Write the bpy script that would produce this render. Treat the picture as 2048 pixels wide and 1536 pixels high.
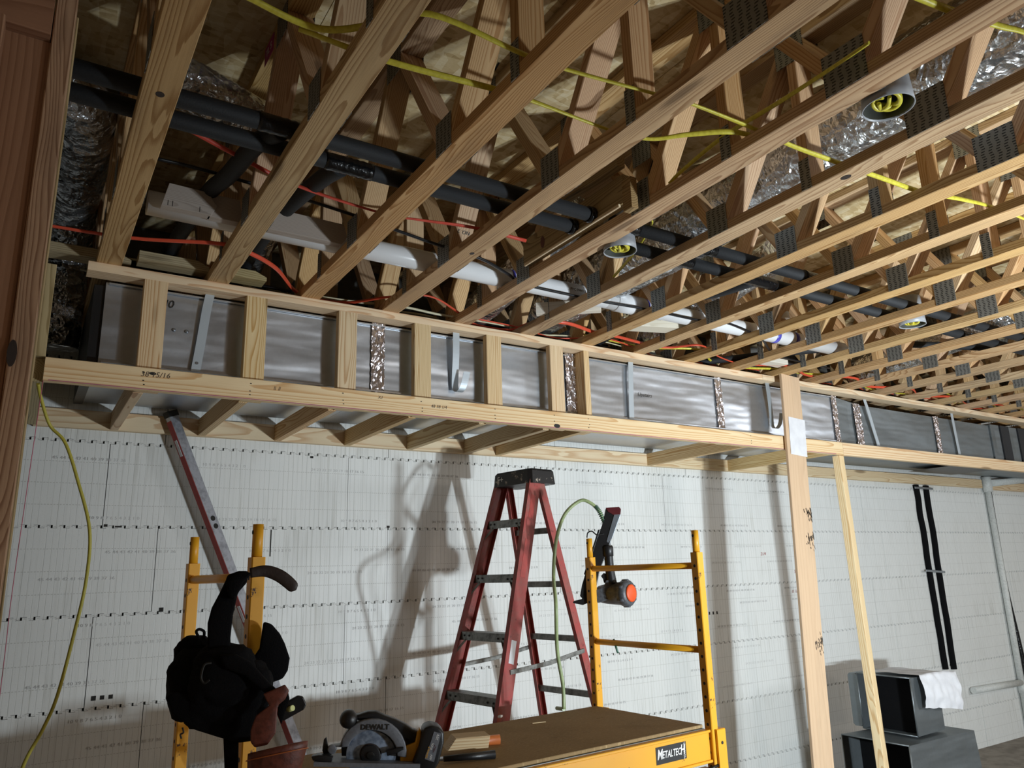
import bpy, bmesh, math, random
from mathutils import Vector, Matrix, noise
random.seed(7)
S = bpy.context.scene
COL = S.collection
for o in list(bpy.data.objects):
    bpy.data.objects.remove(o, do_unlink=True)
PI = math.pi
V = Vector

# ------------------------------------------------------------------ camera, world, lights, exposure
cam_d = bpy.data.cameras.new('camera')
cam = bpy.data.objects.new('camera', cam_d); COL.objects.link(cam)
cam_d.sensor_fit = 'HORIZONTAL'; cam_d.sensor_width = 36.0
cam_d.lens = 1516.76 / 2048 * 36.0
cam_d.clip_start = 0.02; cam_d.clip_end = 60
R = ((0.84318398, -0.53687919, -0.02831087),
     (0.10663642, 0.218624, -0.96996506),
     (0.52694349, 0.81484003, 0.24159113))      # right, down, forward
cam.matrix_world = Matrix(((R[0][0], -R[1][0], -R[2][0], 0.0),
                           (R[0][1], -R[1][1], -R[2][1], 0.0),
                           (R[0][2], -R[1][2], -R[2][2], 1.71),
                           (0, 0, 0, 1)))
S.camera = cam

w = bpy.data.worlds.new('world'); S.world = w; w.use_nodes = True
w.node_tree.nodes['Background'].inputs[0].default_value = (1.0, 0.93, 0.86, 1)
w.node_tree.nodes['Background'].inputs[1].default_value = 0.0

def area_light(name, loc, aim, sx, sy, power, color, spread=180):
    d = bpy.data.lights.new(name, 'AREA'); d.shape = 'RECTANGLE'; d.size = sx; d.size_y = sy
    d.energy = power; d.color = color; d.spread = math.radians(spread)
    o = bpy.data.objects.new(name, d); COL.objects.link(o)
    o.location = loc
    o.rotation_euler = (V(aim) - V(loc)).to_track_quat('-Z', 'Y').to_euler()
    return o
# twin-headed work light standing right of the camera (outside the frame), about 1.1 m above the floor
area_light('work_light_head', (3.16, -.34, 1.12), (6.8, 4.0, 2.5), 0.13, 0.10, 158, (0.83, 0.93, 1.0))
area_light('work_light_head', (2.96, -.34, 1.12), (4.2, 4.0, 2.4), 0.13, 0.10, 46, (0.83, 0.93, 1.0))
# warm fill light added far behind the camera to lift the ambient level
area_light('fill_light', (5.2, -4.6, 2.6), (4.0, 1.0, 1.3), 0.9, 0.5, 34, (1.0, 0.84, 0.72))

area_light('fill_light', (9.5, -2.2, 2.5), (7.5, 3.0, 1.8), 1.2, 1.0, 100, (0.93, 0.96, 1.0))  # large soft fill added out of view, brightens the right-hand wall and trusses

S.view_settings.view_transform = 'Standard'; S.view_settings.look = 'None'
S.view_settings.gamma = 1.0; S.view_settings.use_curve_mapping = False
S.view_settings.exposure = 0.0

# ------------------------------------------------------------------ node helpers
def lin(c):
    if isinstance(c, str):
        c = tuple(int(c[i:i+2], 16) / 255 for i in (0, 2, 4))
    return tuple((x / 12.92 if x <= 0.04045 else ((x + 0.055) / 1.055) ** 2.4) for x in c) + (1.0,)

class NT:
    def __init__(s, name):
        s.m = bpy.data.materials.new(name); s.m.use_nodes = True
        s.t = s.m.node_tree; s.b = s.t.nodes['Principled BSDF']
    def n(s, typ, **kw):
        nd = s.t.nodes.new(typ)
        for k, v in kw.items():
            if k.startswith('i_'):
                key = k[2:]
                key = int(key) if key.isdigit() else key.replace('_', ' ')
                s.set(nd.inputs[key], v)
            else: setattr(nd, k, v)
        return nd
    def set(s, inp, v):
        if isinstance(v, bpy.types.NodeSocket): s.t.links.new(v, inp)
        else: inp.default_value = v
    def math(s, op, a, b=None, c=None, clamp=False):
        nd = s.t.nodes.new('ShaderNodeMath'); nd.operation = op; nd.use_clamp = clamp
        s.set(nd.inputs[0], a)
        if b is not None: s.set(nd.inputs[1], b)
        if c is not None: s.set(nd.inputs[2], c)
        return nd.outputs[0]
    def vmath(s, op, a, b=None):
        nd = s.t.nodes.new('ShaderNodeVectorMath'); nd.operation = op
        s.set(nd.inputs[0], a)
        if b is not None: s.set(nd.inputs[1], b)
        return nd.outputs[0]
    def mapping(s, vec, scale=(1, 1, 1), loc=(0, 0, 0), rot=(0, 0, 0)):
        nd = s.t.nodes.new('ShaderNodeMapping'); s.set(nd.inputs[0], vec)
        nd.inputs['Location'].default_value = loc; nd.inputs['Scale'].default_value = scale
        nd.inputs['Rotation'].default_value = rot
        return nd.outputs[0]
    def obj(s):
        return s.t.nodes.new('ShaderNodeTexCoord').outputs['Object']
    def rand(s):
        return s.t.nodes.new('ShaderNodeObjectInfo').outputs['Random']
    def noise(s, vec, scale, detail=3, rough=.5, dist=0.0):
        nd = s.t.nodes.new('ShaderNodeTexNoise'); s.set(nd.inputs['Vector'], vec)
        nd.inputs['Scale'].default_value = scale; nd.inputs['Detail'].default_value = detail
        nd.inputs['Roughness'].default_value = rough; nd.inputs['Distortion'].default_value = dist
        return nd.outputs[0]
    def ramp(s, fac, stops, interp='LINEAR'):
        nd = s.t.nodes.new('ShaderNodeValToRGB'); s.set(nd.inputs[0], fac)
        cr = nd.color_ramp; cr.interpolation = interp
        while len(cr.elements) < len(stops): cr.elements.new(0.5)
        for e, (p, c) in zip(cr.elements, stops):
            e.position = p; e.color = c if len(c) == 4 else tuple(c) + (1,)
        return nd.outputs[0]
    def mix(s, fac, a, b, mode='MIX'):
        nd = s.t.nodes.new('ShaderNodeMix'); nd.data_type = 'RGBA'; nd.blend_type = mode
        s.set(nd.inputs[0], fac); s.set(nd.inputs[6], a); s.set(nd.inputs[7], b)
        return nd.outputs[2]
    def bump(s, h, strength=.3, dist=.01):
        nd = s.t.nodes.new('ShaderNodeBump'); s.set(nd.inputs['Height'], h)
        nd.inputs['Strength'].default_value = strength; nd.inputs['Distance'].default_value = dist
        s.t.links.new(nd.outputs[0], s.b.inputs['Normal'])
    def out(s, color=None, rough=None, metal=None, spec=None):
        if color is not None: s.set(s.b.inputs['Base Color'], color)
        if rough is not None: s.set(s.b.inputs['Roughness'], rough)
        if metal is not None: s.set(s.b.inputs['Metallic'], metal)
        if spec is not None: s.set(s.b.inputs['Specular IOR Level'], spec)
        return s.m

GREY = lambda v: (v, v, v, 1)
def rnd_offset(t):
    r = t.rand()
    c = t.n('ShaderNodeCombineXYZ', i_0=t.math('MULTIPLY', r, 37.0), i_1=t.math('MULTIPLY', r, 0.0), i_2=t.math('MULTIPLY', r, 0.0)).outputs[0]
    return r, c

def wood(name, light, dark, period=.008, rough=.62, stain=0.0, varia=.25, contrast=1.0, knots=True):
    """pine: growth rings around a pith that lies off the board, stretched along local X"""
    t = NT(name); co = t.obj(); r, off = rnd_offset(t)
    p = t.vmath('ADD', co, off)
    n1 = t.noise(t.mapping(p, (1.1, 7, 7)), 1.0, 2)
    n2 = t.noise(t.mapping(p, (3.0, 40, 40)), 1.0, 3)
    sx = t.n('ShaderNodeSeparateXYZ', i_0=co)
    pith_y = t.math('SUBTRACT', t.math('MULTIPLY', t.math('FRACT', t.math('MULTIPLY', r, 7.31)), .10), .05)
    pith_z = t.math('ADD', t.math('MULTIPLY', t.math('FRACT', t.math('MULTIPLY', r, 13.7)), .06), .012)
    wob = t.math('MULTIPLY', t.math('SUBTRACT', n1, .5), .11)
    dy = t.math('ADD', t.math('SUBTRACT', sx.outputs[1], pith_y), wob)
    dz = t.math('ADD', t.math('ADD', sx.outputs[2], pith_z), t.math('MULTIPLY', wob, .6))
    d = t.math('SQRT', t.math('ADD', t.math('MULTIPLY', dy, dy), t.math('MULTIPLY', dz, dz)))
    d = t.math('ADD', d, t.math('MULTIPLY', t.math('SUBTRACT', n2, .5), .006))
    ph = t.math('FRACT', t.math('DIVIDE', d, period))
    ring = t.ramp(ph, [(0, GREY(0)), (.55, GREY(.25)), (.86, GREY(1)), (.96, GREY(.9)), (1, GREY(0))])
    fine = t.noise(t.mapping(p, (6, 260, 260)), 1.0, 2)
    f = t.math('MULTIPLY', ring, contrast, clamp=True)
    f = t.math('ADD', f, t.math('MULTIPLY', t.math('SUBTRACT', fine, .5), .35), clamp=True)
    c = t.mix(f, light, dark)
    if knots:
        kn = t.n('ShaderNodeTexVoronoi', i_Vector=t.mapping(p, (1.6, 9, 9)), i_Scale=1.0)
        kf = t.ramp(kn.outputs['Distance'], [(0, GREY(1)), (.10, GREY(.9)), (.17, GREY(0))])
        c = t.mix(t.math('MULTIPLY', kf, .75), c, tuple(x * .35 for x in dark[:3]) + (1,))
    if stain:
        sn = t.noise(t.mapping(p, (2.5, 14, 14)), 1.0, 5, .65)
        sf = t.ramp(sn, [(.5, GREY(0)), (.68, GREY(1))])
        c = t.mix(t.math('MULTIPLY', sf, stain), c, lin('5a4a3e'))
    hs = t.n('ShaderNodeHueSaturation', i_Color=c,
             i_Value=t.math('ADD', t.math('MULTIPLY', t.math('FRACT', t.math('MULTIPLY', r, 3.77)), varia), 1 - varia / 2),
             i_Saturation=t.math('ADD', t.math('MULTIPLY', t.math('FRACT', t.math('MULTIPLY', r, 5.1)), .25), .85),
             i_Hue=t.math('ADD', t.math('MULTIPLY', t.math('FRACT', t.math('MULTIPLY', r, 9.3)), .016), .492))
    t.bump(t.math('ADD', t.math('MULTIPLY', ring, -.5), fine), .22, .0012)
    return t.out(hs.outputs[0], rough, spec=.25)

M = {}
M['chord'] = wood('chord_pine', lin('cfae80'), lin('a27c50'), .0062, stain=.25, varia=.22)
M['web'] = wood('web_pine', lin('d2af84'), lin('b0855a'), .0075, stain=.08, varia=.25)
M['pine'] = wood('new_pine', lin('ead4ae'), lin('cba274'), .0095, varia=.10, contrast=.85)
M['pine_stud'] = wood('stud_pine', lin('e2cba2'), lin('bf9868'), .0085, varia=.14)
M['rung'] = wood('rung_pine', lin('d9bf93'), lin('b48a58'), .009, varia=.2)
M['treated'] = wood('treated_pine', lin('bcab82'), lin('94825a'), .008, varia=.1)
M['backer'] = wood('backer_pine', lin('a98c5c'), lin('7d6239'), .009, varia=.1)
M['grey_wood'] = wood('weathered_wood', lin('b5aaa0'), lin('8f8378'), .0045, varia=.05, contrast=.6)
M['white_wood'] = wood('whitewashed_wood', lin('e4dccb'), lin('cdbfa6'), .009, varia=.03, contrast=.5)
M['old_stud'] = wood('weathered_stud', lin('bd9c79'), lin('8e6a4a'), .0052, stain=.3, varia=.1)
M['red_board'] = wood('reddish_board', lin('a5826a'), lin('86644f'), .016, varia=.05, contrast=.7)
M['maple'] = wood('smooth_board', lin('cfae84'), lin('bf9a70'), .02, stain=.12, varia=.02, contrast=.4, knots=False)

def mat_osb():
    t = NT('osb'); co = t.obj()
    v1 = t.n('ShaderNodeTexVoronoi', i_Vector=t.mapping(t.vmath('ADD', co, t.n('ShaderNodeCombineXYZ', i_0=t.math('MULTIPLY', t.rand(), 9.0)).outputs[0]), (14, 45, 1)), i_Scale=1.0, i_Randomness=1.0)
    v2 = t.n('ShaderNodeTexVoronoi', i_Vector=t.mapping(co, (40, 13, 1), rot=(0, 0, .5)), i_Scale=1.0)
    a = t.n('ShaderNodeSeparateColor', i_0=v1.outputs['Color']).outputs[0]
    b = t.n('ShaderNodeSeparateColor', i_0=v2.outputs['Color']).outputs[1]
    f = t.math('ADD', t.math('MULTIPLY', a, .5), t.math('MULTIPLY', b, .5))
    c = t.ramp(f, [(0, lin('9c8358')), (.3, lin('cbb488')), (.6, lin('dfcda4')), (1, lin('eee2c4'))])
    fi = t.noise(t.mapping(co, (40, 160, 1)), 1.0, 3)
    c = t.mix(t.math('MULTIPLY', fi, .35), c, lin('a98a58'))
    t.bump(f, .4, .002)
    return t.out(c, .8, spec=.2)
M['osb'] = mat_osb()

def mat_foam():
    t = NT('foam_form'); co = t.obj(); sx = t.n('ShaderNodeSeparateXYZ', i_0=co)
    X, Z = sx.outputs[0], sx.outputs[2]
    ro = t.math('MULTIPLY', t.rand(), 11.0)
    Xo = t.math('ADD', X, ro)
    # moulded vertical score lines at one inch with irregular strength, dashed horizontals
    fx = t.math('ABSOLUTE', t.math('SUBTRACT', t.math('FRACT', t.math('DIVIDE', X, .0254)), .5))
    vl = t.ramp(fx, [(0, GREY(1)), (.045, GREY(.6)), (.075, GREY(0))])
    vs = t.noise(t.n('ShaderNodeCombineXYZ', i_0=t.math('MULTIPLY', Xo, 31.0), i_2=t.math('MULTIPLY', Z, 2.0)).outputs[0], 1.0, 2)
    vl = t.math('MULTIPLY', vl, t.ramp(vs, [(.36, GREY(.1)), (.62, GREY(1))]))
    fz = t.math('ABSOLUTE', t.math('SUBTRACT', t.math('FRACT', t.math('DIVIDE', t.math('ADD', Z, .0508), .1016)), .5))
    hl = t.ramp(fz, [(0, GREY(1)), (.012, GREY(.7)), (.02, GREY(0))])
    dash = t.math('GREATER_THAN', t.math('FRACT', t.math('DIVIDE', X, .0127)), .4)
    hl = t.math('MULTIPLY', hl, dash)
    lines = t.math('MAXIMUM', vl, hl)
    # dirt dragged down the wall
    st = t.noise(t.n('ShaderNodeCombineXYZ', i_0=t.math('MULTIPLY', Xo, 55.0), i_2=t.math('MULTIPLY', Z, 1.6)).outputs[0], 1.0, 4, .6)
    stm = t.noise(t.n('ShaderNodeCombineXYZ', i_0=t.math('MULTIPLY', Xo, 3.0), i_2=t.math('MULTIPLY', Z, 2.5)).outputs[0], 1.0, 3)
    drag = t.math('MULTIPLY', t.ramp(st, [(.5, GREY(0)), (.72, GREY(1))]), t.ramp(stm, [(.4, GREY(.1)), (.65, GREY(1))]))
    spk = t.noise(co, 160, 2)
    c = t.mix(t.math('MULTIPLY', drag, .55), lin('dee0dd'), lin('a09f94'))
    c = t.mix(t.math('MULTIPLY', lines, .55), c, lin('8f8d86'))
    c = t.mix(t.ramp(spk, [(.66, GREY(0)), (.74, GREY(.5))]), c, lin('b7b4aa'))
    t.bump(t.math('ADD', t.math('MULTIPLY', lines, -1.0), t.math('MULTIPLY', spk, .25)), .35, .0015)
    return t.out(c, t.math('ADD', t.math('MULTIPLY', stm, .35), .28), spec=.4)
M['foam'] = mat_foam()

def metal(name, col, rough=.35, bumpn=None, bs=.2, metal=1.0, spangle=False, dirt=None):
    t = NT(name); co = t.obj()
    c = col
    if spangle:
        v = t.n('ShaderNodeTexVoronoi', i_Vector=co, i_Scale=70.0)
        sv = t.n('ShaderNodeSeparateColor', i_0=v.outputs['Color']).outputs[0]
        c = t.mix(t.math('MULTIPLY', sv, .2), col, tuple(x * .72 for x in col[:3]) + (1,))
        ln = t.noise(co, 5, 3)
        c = t.mix(t.math('MULTIPLY', ln, .5), c, tuple(x * .8 for x in col[:3]) + (1,))
        low = t.noise(t.mapping(co, (1.0, 1.0, 4.5), rot=(0, .12, 0)), 1.6, 2)
        t.bump(t.math('ADD', low, t.math('MULTIPLY', sv, .003)), .42, .04)
        return t.out(c, t.math('ADD', t.math('MULTIPLY', ln, .18), rough - .05), metal)
    if dirt:
        dn = t.noise(co, 28, 5, .65)
        df = t.ramp(dn, [(.45, GREY(0)), (.65, GREY(1))])
        c = t.mix(t.math('MULTIPLY', df, .7), col, dirt)
    if bumpn: t.bump(t.noise(co, bumpn, 4), bs, .01)
    return t.out(c, rough, metal)
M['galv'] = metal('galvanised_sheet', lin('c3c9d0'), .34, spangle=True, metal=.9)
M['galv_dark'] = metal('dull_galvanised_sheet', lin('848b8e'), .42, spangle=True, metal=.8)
M['strap'] = metal('hanger_strap_metal', lin('b9c3ca'), .5, metal=.6)
M['alu'] = metal('ladder_aluminium', lin('8d8e8a'), .5, dirt=lin('4b4a45'), metal=.7)
M['dark_metal'] = metal('dark_metal', lin('30302f'), .5, metal=.7)
M['steel'] = metal('bright_steel', lin('aab2bb'), .3, metal=.9)

def mat_foil(name, sc=(1, 1, 1), tint='d4d7da', wr=1.0):
    t = NT(name); co = t.obj()
    p = t.mapping(co, sc)
    v = t.n('ShaderNodeTexVoronoi', i_Vector=t.vmath('ADD', p, t.vmath('MULTIPLY', t.n('ShaderNodeTexNoise', i_Vector=p, i_Scale=14.0).outputs['Color'], (.06, .06, .06))), i_Scale=22.0)
    sv = t.n('ShaderNodeSeparateColor', i_0=v.outputs['Color']).outputs[0]
    n = t.noise(p, 15, 2, .5, .8)
    n2 = t.noise(p, 55, 2, .5)
    t.bump(t.math('ADD', t.math('ADD', n, t.math('MULTIPLY', v.outputs['Distance'], .8)), t.math('MULTIPLY', n2, .22)), .75 * wr, .03)
    c = t.mix(t.math('MULTIPLY', sv, .25), lin(tint), lin('8c9094'))
    return t.out(c, .27, .93)
M['foil'] = mat_foil('foil_jacket')
M['foil_tape'] = mat_foil('foil_tape', (1.6, 1.6, .9), 'e6dfe2', 1.0)

def mat_plate():
    t = NT('truss_plate_steel'); co = t.obj(); sx = t.n('ShaderNodeSeparateXYZ', i_0=co)
    col = t.math('DIVIDE', sx.outputs[1], .024)
    u = t.math('FRACT', col); st = t.math('MULTIPLY', t.math('MODULO', t.math('FLOOR', t.math('ADD', col, 50.0)), 2.0), .5)
    wv = t.math('MULTIPLY', t.math('SINE', t.math('MULTIPLY', sx.outputs[2], 160.0)), .10)
    u = t.math('ADD', u, wv)
    z = t.math('FRACT', t.math('ADD', t.math('DIVIDE', sx.outputs[2], .0092), st))
    a = t.math('MULTIPLY', t.math('GREATER_THAN', u, .26), t.math('LESS_THAN', u, .74))
    b = t.math('MULTIPLY', t.math('GREATER_THAN', z, .3), t.math('LESS_THAN', z, .72))
    slot = t.math('MULTIPLY', a, b)
    c = t.mix(slot, lin('8d8c86'), lin('1a1918'))
    t.bump(slot, -.5, .003)
    return t.out(c, .55, t.math('MULTIPLY', t.math('SUBTRACT', 1.0, slot), .6))
M['plate'] = mat_plate()

def plain(name, col, rough=.5, metal=0.0, bn=None, bs=.2, spec=.5, mott=None):
    t = NT(name); co = t.obj(); c = lin(col) if isinstance(col, str) else col
    n = t.noise(co, bn or 30, 4)
    c2 = lin(mott) if mott else tuple(x * .82 for x in c[:3]) + (1,)
    cc = t.mix(t.ramp(n, [(.4, GREY(0)), (.7, GREY(1))]), c, c2)
    if bn: t.bump(n, bs, .004)
    return t.out(cc, rough, metal, spec)
M['black_foam'] = plain('black_pipe_insulation', '1d1f22', .7, bn=220, bs=.25)
M['black_tape'] = plain('black_glossy_tape', '101113', .22, bn=60, bs=.7)
M['black_cable'] = plain('black_cable', '15161a', .4)
M['pvc'] = plain('white_pvc', 'e8e9ea', .25, bn=3, bs=.02, mott='dfe0e2')
M['purple'] = plain('purple_primer', '3c3aa8', .35, mott='6a6ad0')
M['yellow_cable'] = plain('yellow_cable', 'd9cf4a', .4, bn=90, bs=.1, mott='c4b63a')
M['white_cable'] = plain('cream_cable', 'd6cfae', .45)
M['red_cable'] = plain('red_cable', 'd2503c', .45, mott='b8402f')
M['orange_tube'] = plain('orange_tube', 'e0563a', .4)
M['cord'] = plain('yellow_green_cord', 'b3aa42', .5)
M['string'] = plain('pink_string', 'c2607a', .7)
M['chalk'] = plain('pink_chalk', 'b0707c', .9)
M['can'] = plain('grey_speaker_can', '9a9da1', .4, mott='8a8d92')
M['can_in'] = plain('can_inside', '4b4d48', .6)
M['tag'] = plain('magenta_tag', 'c23a86', .5, bn=40, mott='a82c72')
M['ink'] = plain('black_ink', '161412', .6)
M['ink_soft'] = plain('pencil', '5a4c3e', .7)
M['white_ink'] = plain('white_print', 'e8e6e2', .5)
M['paper'] = plain('paper', 'dcdde0', .8, bn=12, bs=.8, mott='cfd0d4')
M['concrete'] = plain('concrete', '8d857a', .85, bn=9, bs=.3, mott='6f675d')
M['drywall'] = plain('plain_wall', 'b9a792', .9, mott='ad9a84')
M['black'] = plain('black_plastic', '17181a', .4, bn=200, bs=.1)
M['soft_black'] = plain('black_cordura', '0e0e10', .95, bn=300, bs=.5, spec=.15)
M['leather'] = plain('brown_leather', '6b3527', .5, bn=70, bs=.3, mott='4e2419')
M['dark_leather'] = plain('dark_leather', '2e221d', .55, bn=70, bs=.3)
M['grey_plastic'] = plain('grey_cast_metal', '6d7076', .45, bn=120, bs=.15)
M['gun_grey'] = plain('gun_housing', '54575c', .45, bn=90, bs=.15, mott='3e4044')
M['orange'] = plain('orange_cap', 'ea5a26', .45)
M['tool_yellow'] = plain('tool_yellow', 'e0a416', .4)
M['maroon'] = plain('maroon_plastic', '5a2227', .35)
M['clear'] = plain('smoky_magazine_window', '8d96a0', .15, metal=.5)
M['blade'] = plain('pale_blade_guard', '9fb0c6', .35, metal=.5, bn=60, bs=.3, mott='5f7086')
M['hose'] = plain('green_air_hose', '9fae7c', .4, mott='86966a')
M['hose_dark'] = plain('green_spring_guard', '3f6a58', .4)
M['orange_wood'] = plain('orange_handle', 'b0602f', .4)
M['foam_num'] = plain('embossed_numbers', 'c4c4c2', .6)
M['seam'] = plain('seam_shadow_line', '7d7b76', .9)
M['gouge'] = plain('gouge_dark', '2a2826', .9)
M['level_red'] = plain('level_red', '9c3a33', .4, metal=.3)
M['level_silver'] = metal('level_silver', lin('b5bac4'), .42, metal=.7, dirt=lin('83868e'))
M['vial'] = plain('vial', 'e2e9a0', .2)
M['white_paint_pipe'] = plain('overpainted_pipe', 'd3d6d2', .5, bn=60, bs=.3)

def mat_fiberglass():
    t = NT('red_fibreglass'); co = t.obj()
    n = t.noise(co, 9, 5, .7); n2 = t.noise(co, 45, 4, .7)
    c = t.mix(t.ramp(n, [(.4, GREY(0)), (.75, GREY(1))]), lin('a2403c'), lin('8a5a50'))
    c = t.mix(t.ramp(n2, [(.58, GREY(0)), (.72, GREY(.7))]), c, lin('3e2522'))
    return t.out(c, .55)
M['fiber'] = mat_fiberglass()
def mat_scaf():
    t = NT('scaffold_yellow'); co = t.obj()
    n = t.noise(co, 22, 6, .72); n2 = t.noise(co, 4, 3)
    c = t.mix(t.ramp(n2, [(.3, GREY(0)), (.7, GREY(.5))]), lin('e8a81e'), lin('d8952a'))
    c = t.mix(t.ramp(n, [(.64, GREY(0)), (.68, GREY(1))]), c, lin('4a2a18'))
    return t.out(c, .42)
M['scaf'] = mat_scaf()
def mat_ply():
    t = NT('worn_plywood'); co = t.obj()
    n = t.noise(t.mapping(co, (12, 40, 1)), 1.0, 5, .7); n2 = t.noise(co, 4, 3)
    v = t.noise(t.mapping(co, (60, 140, 1)), 1.0, 4, .8)
    c = t.mix(n2, lin('a68c66'), lin('86704e'))
    c = t.mix(t.ramp(v, [(.55, GREY(0)), (.75, GREY(1))]), c, lin('cdb487'))
    c = t.mix(t.ramp(n, [(.6, GREY(0)), (.7, GREY(.6))]), c, lin('59462f'))
    t.bump(n, .3, .003)
    return t.out(c, .85, spec=.2)
M['ply'] = mat_ply()
def mat_cap():
    t = NT('paint_spattered_black_cap'); co = t.obj()
    n = t.noise(co, 26, 4, .7)
    c = t.mix(t.ramp(n, [(.6, GREY(0)), (.66, GREY(1))]), lin('141416'), lin('a79a8c'))
    return t.out(c, .5)
M['cap'] = mat_cap()

# ------------------------------------------------------------------ geometry helpers
def wm(o):
    m = o.matrix_basis.copy()
    while o.parent: o = o.parent; m = o.matrix_basis @ m
    return m
def frame(o, x, z=None, y=None):
    """matrix with origin o, local X along x and local Z near z (or local Y near y)"""
    x = V(x).normalized()
    if z is not None:
        z = V(z); yy = z.cross(x).normalized(); zz = x.cross(yy)
    else:
        y = V(y); zz = x.cross(y).normalized(); yy = zz.cross(x)
    m = Matrix((x, yy, zz)).transposed().to_4x4(); m.translation = V(o)
    return m
def link(name, me, mat=None, parent=None, mx=None, smooth=False):
    if mat is not None and not me.materials: me.materials.append(M[mat] if isinstance(mat, str) else mat)
    if smooth:
        for p in me.polygons: p.use_smooth = True
    o = bpy.data.objects.new(name, me); COL.objects.link(o)
    mx = mx if mx is not None else Matrix()
    if parent is not None:
        o.parent = parent; o.matrix_basis = wm(parent).inverted() @ mx
    else: o.matrix_basis = mx
    return o
def tag(o, label, cat, group=None):
    o['label'] = label; o['category'] = cat
    if group: o['group'] = group
    return o
def thing(name, loc, label, cat, group=None, rotz=0):
    o = bpy.data.objects.new(name, None); COL.objects.link(o)
    o.empty_display_size = .1
    o.matrix_basis = Matrix.Translation(V(loc)) @ Matrix.Rotation(rotz, 4, 'Z')
    return tag(o, label, cat, group)
def structure(o): o['kind'] = 'structure'; return o
def mesh(verts, faces, name='mesh'):
    me = bpy.data.meshes.new(name); me.from_pydata([tuple(v) for v in verts], [], faces); me.update(); return me
_lc = {}
def lumber_mesh(L, wd, th, ch=.0022, cut0=0, cut1=0):
    """board: length on X, width on Y, thickness on Z; cut0/cut1 shift end faces along X per unit of Z"""
    key = (round(L, 4), round(wd, 4), round(th, 4), ch, round(cut0, 3), round(cut1, 3))
    if key in _lc: return _lc[key]
    a, b = wd / 2, th / 2; c = min(ch, a * .4, b * .4)
    sec = [(-a + c, -b), (a - c, -b), (a, -b + c), (a, b - c), (a - c, b), (-a + c, b), (-a, b - c), (-a, -b + c)]
    vs = [(-L / 2 + cut0 * z, y, z) for y, z in sec] + [(L / 2 + cut1 * z, y, z) for y, z in sec]
    fs = [tuple(range(7, -1, -1)), tuple(range(8, 16))] + [(i, (i + 1) % 8, 8 + (i + 1) % 8, 8 + i) for i in range(8)]
    _lc[key] = mesh(vs, fs, 'board'); return _lc[key]
def board(name, p0, p1, wd, th, wdir, mat, parent=None, cut0=0, cut1=0, ch=.0022):
    p0, p1 = V(p0), V(p1); L = (p1 - p0).length
    me = lumber_mesh(L, wd, th, ch, cut0, cut1)
    if me.materials and me.materials[0] is not M[mat]: me = me.copy(); me.materials.clear()
    return link(name, me, mat, parent, frame((p0 + p1) / 2, p1 - p0, y=wdir))
def box(name, lo, hi, mat, parent=None, ch=.002):
    lo, hi = V(lo), V(hi); s = hi - lo; c = (lo + hi) / 2
    return link(name, lumber_mesh(s.x, s.y, s.z, ch).copy() if 0 else _boxmesh(s, ch, mat), mat, parent, Matrix.Translation(c))
_bc = {}
def _boxmesh(s, ch, mat):
    key = (round(s.x, 4), round(s.y, 4), round(s.z, 4), ch, mat)
    if key not in _bc:
        me = lumber_mesh(s.x, s.y, s.z, ch).copy(); me.materials.clear(); _bc[key] = me
    return _bc[key]
def cyl_mesh(r0, r1, L, n=20, caps=True, axis='Z', hollow=None):
    vs, fs = [], []
    for k, (r, h) in enumerate(((r0, -L / 2), (r1, L / 2))):
        for i in range(n):
            a = 2 * PI * i / n; vs.append((r * math.cos(a), r * math.sin(a), h))
    fs += [(i, (i + 1) % n, n + (i + 1) % n, n + i) for i in range(n)]
    if hollow:
        for k, (r, h) in enumerate(((r0 * hollow, -L / 2), (r1 * hollow, L / 2))):
            for i in range(n):
                a = 2 * PI * i / n; vs.append((r * math.cos(a), r * math.sin(a), h))
        fs += [(2 * n + (i + 1) % n, 2 * n + i, 3 * n + i, 3 * n + (i + 1) % n) for i in range(n)]
        fs += [((i + 1) % n, i, 2 * n + i, 2 * n + (i + 1) % n) for i in range(n)]
        fs += [(n + i, n + (i + 1) % n, 3 * n + (i + 1) % n, 3 * n + i) for i in range(n)]
    elif caps: fs += [tuple(range(n - 1, -1, -1)), tuple(range(n, 2 * n))]
    return mesh(vs, fs, 'cyl')
def smooth_sides(me, maxn=5):
    for p in me.polygons: p.use_smooth = len(p.vertices) < maxn
    return me
def rod(name, p0, p1, r, mat, parent=None, n=16, r1=None, hollow=None):
    p0, p1 = V(p0), V(p1)
    me = smooth_sides(cyl_mesh(r, r1 if r1 else r, (p1 - p0).length, n, hollow=hollow))
    d = (p1 - p0).normalized(); up = V((0, 0, 1)) if abs(d.z) < .9 else V((0, 1, 0))
    m = frame((p0 + p1) / 2, d, z=up)                      # local X along d -> rotate so Z along d
    m = m @ Matrix.Rotation(PI / 2, 4, 'Y')
    return link(name, me, mat, parent, m)
def spline(pts, n=8):
    """Catmull-Rom through pts"""
    P = [V(p) for p in pts]
    if len(P) < 3: return [P[0].lerp(P[1], i / n) for i in range(n + 1)]
    P = [P[0] * 2 - P[1]] + P + [P[-1] * 2 - P[-2]]
    out = []
    for i in range(1, len(P) - 2):
        a, b, c, d = P[i - 1:i + 3]
        for k in range(n):
            t = k / n
            out.append(.5 * ((2 * b) + (c - a) * t + (2 * a - 5 * b + 4 * c - d) * t * t + (3 * b - a - 3 * c + d) * t ** 3))
    out.append(P[-2]); return out
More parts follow.
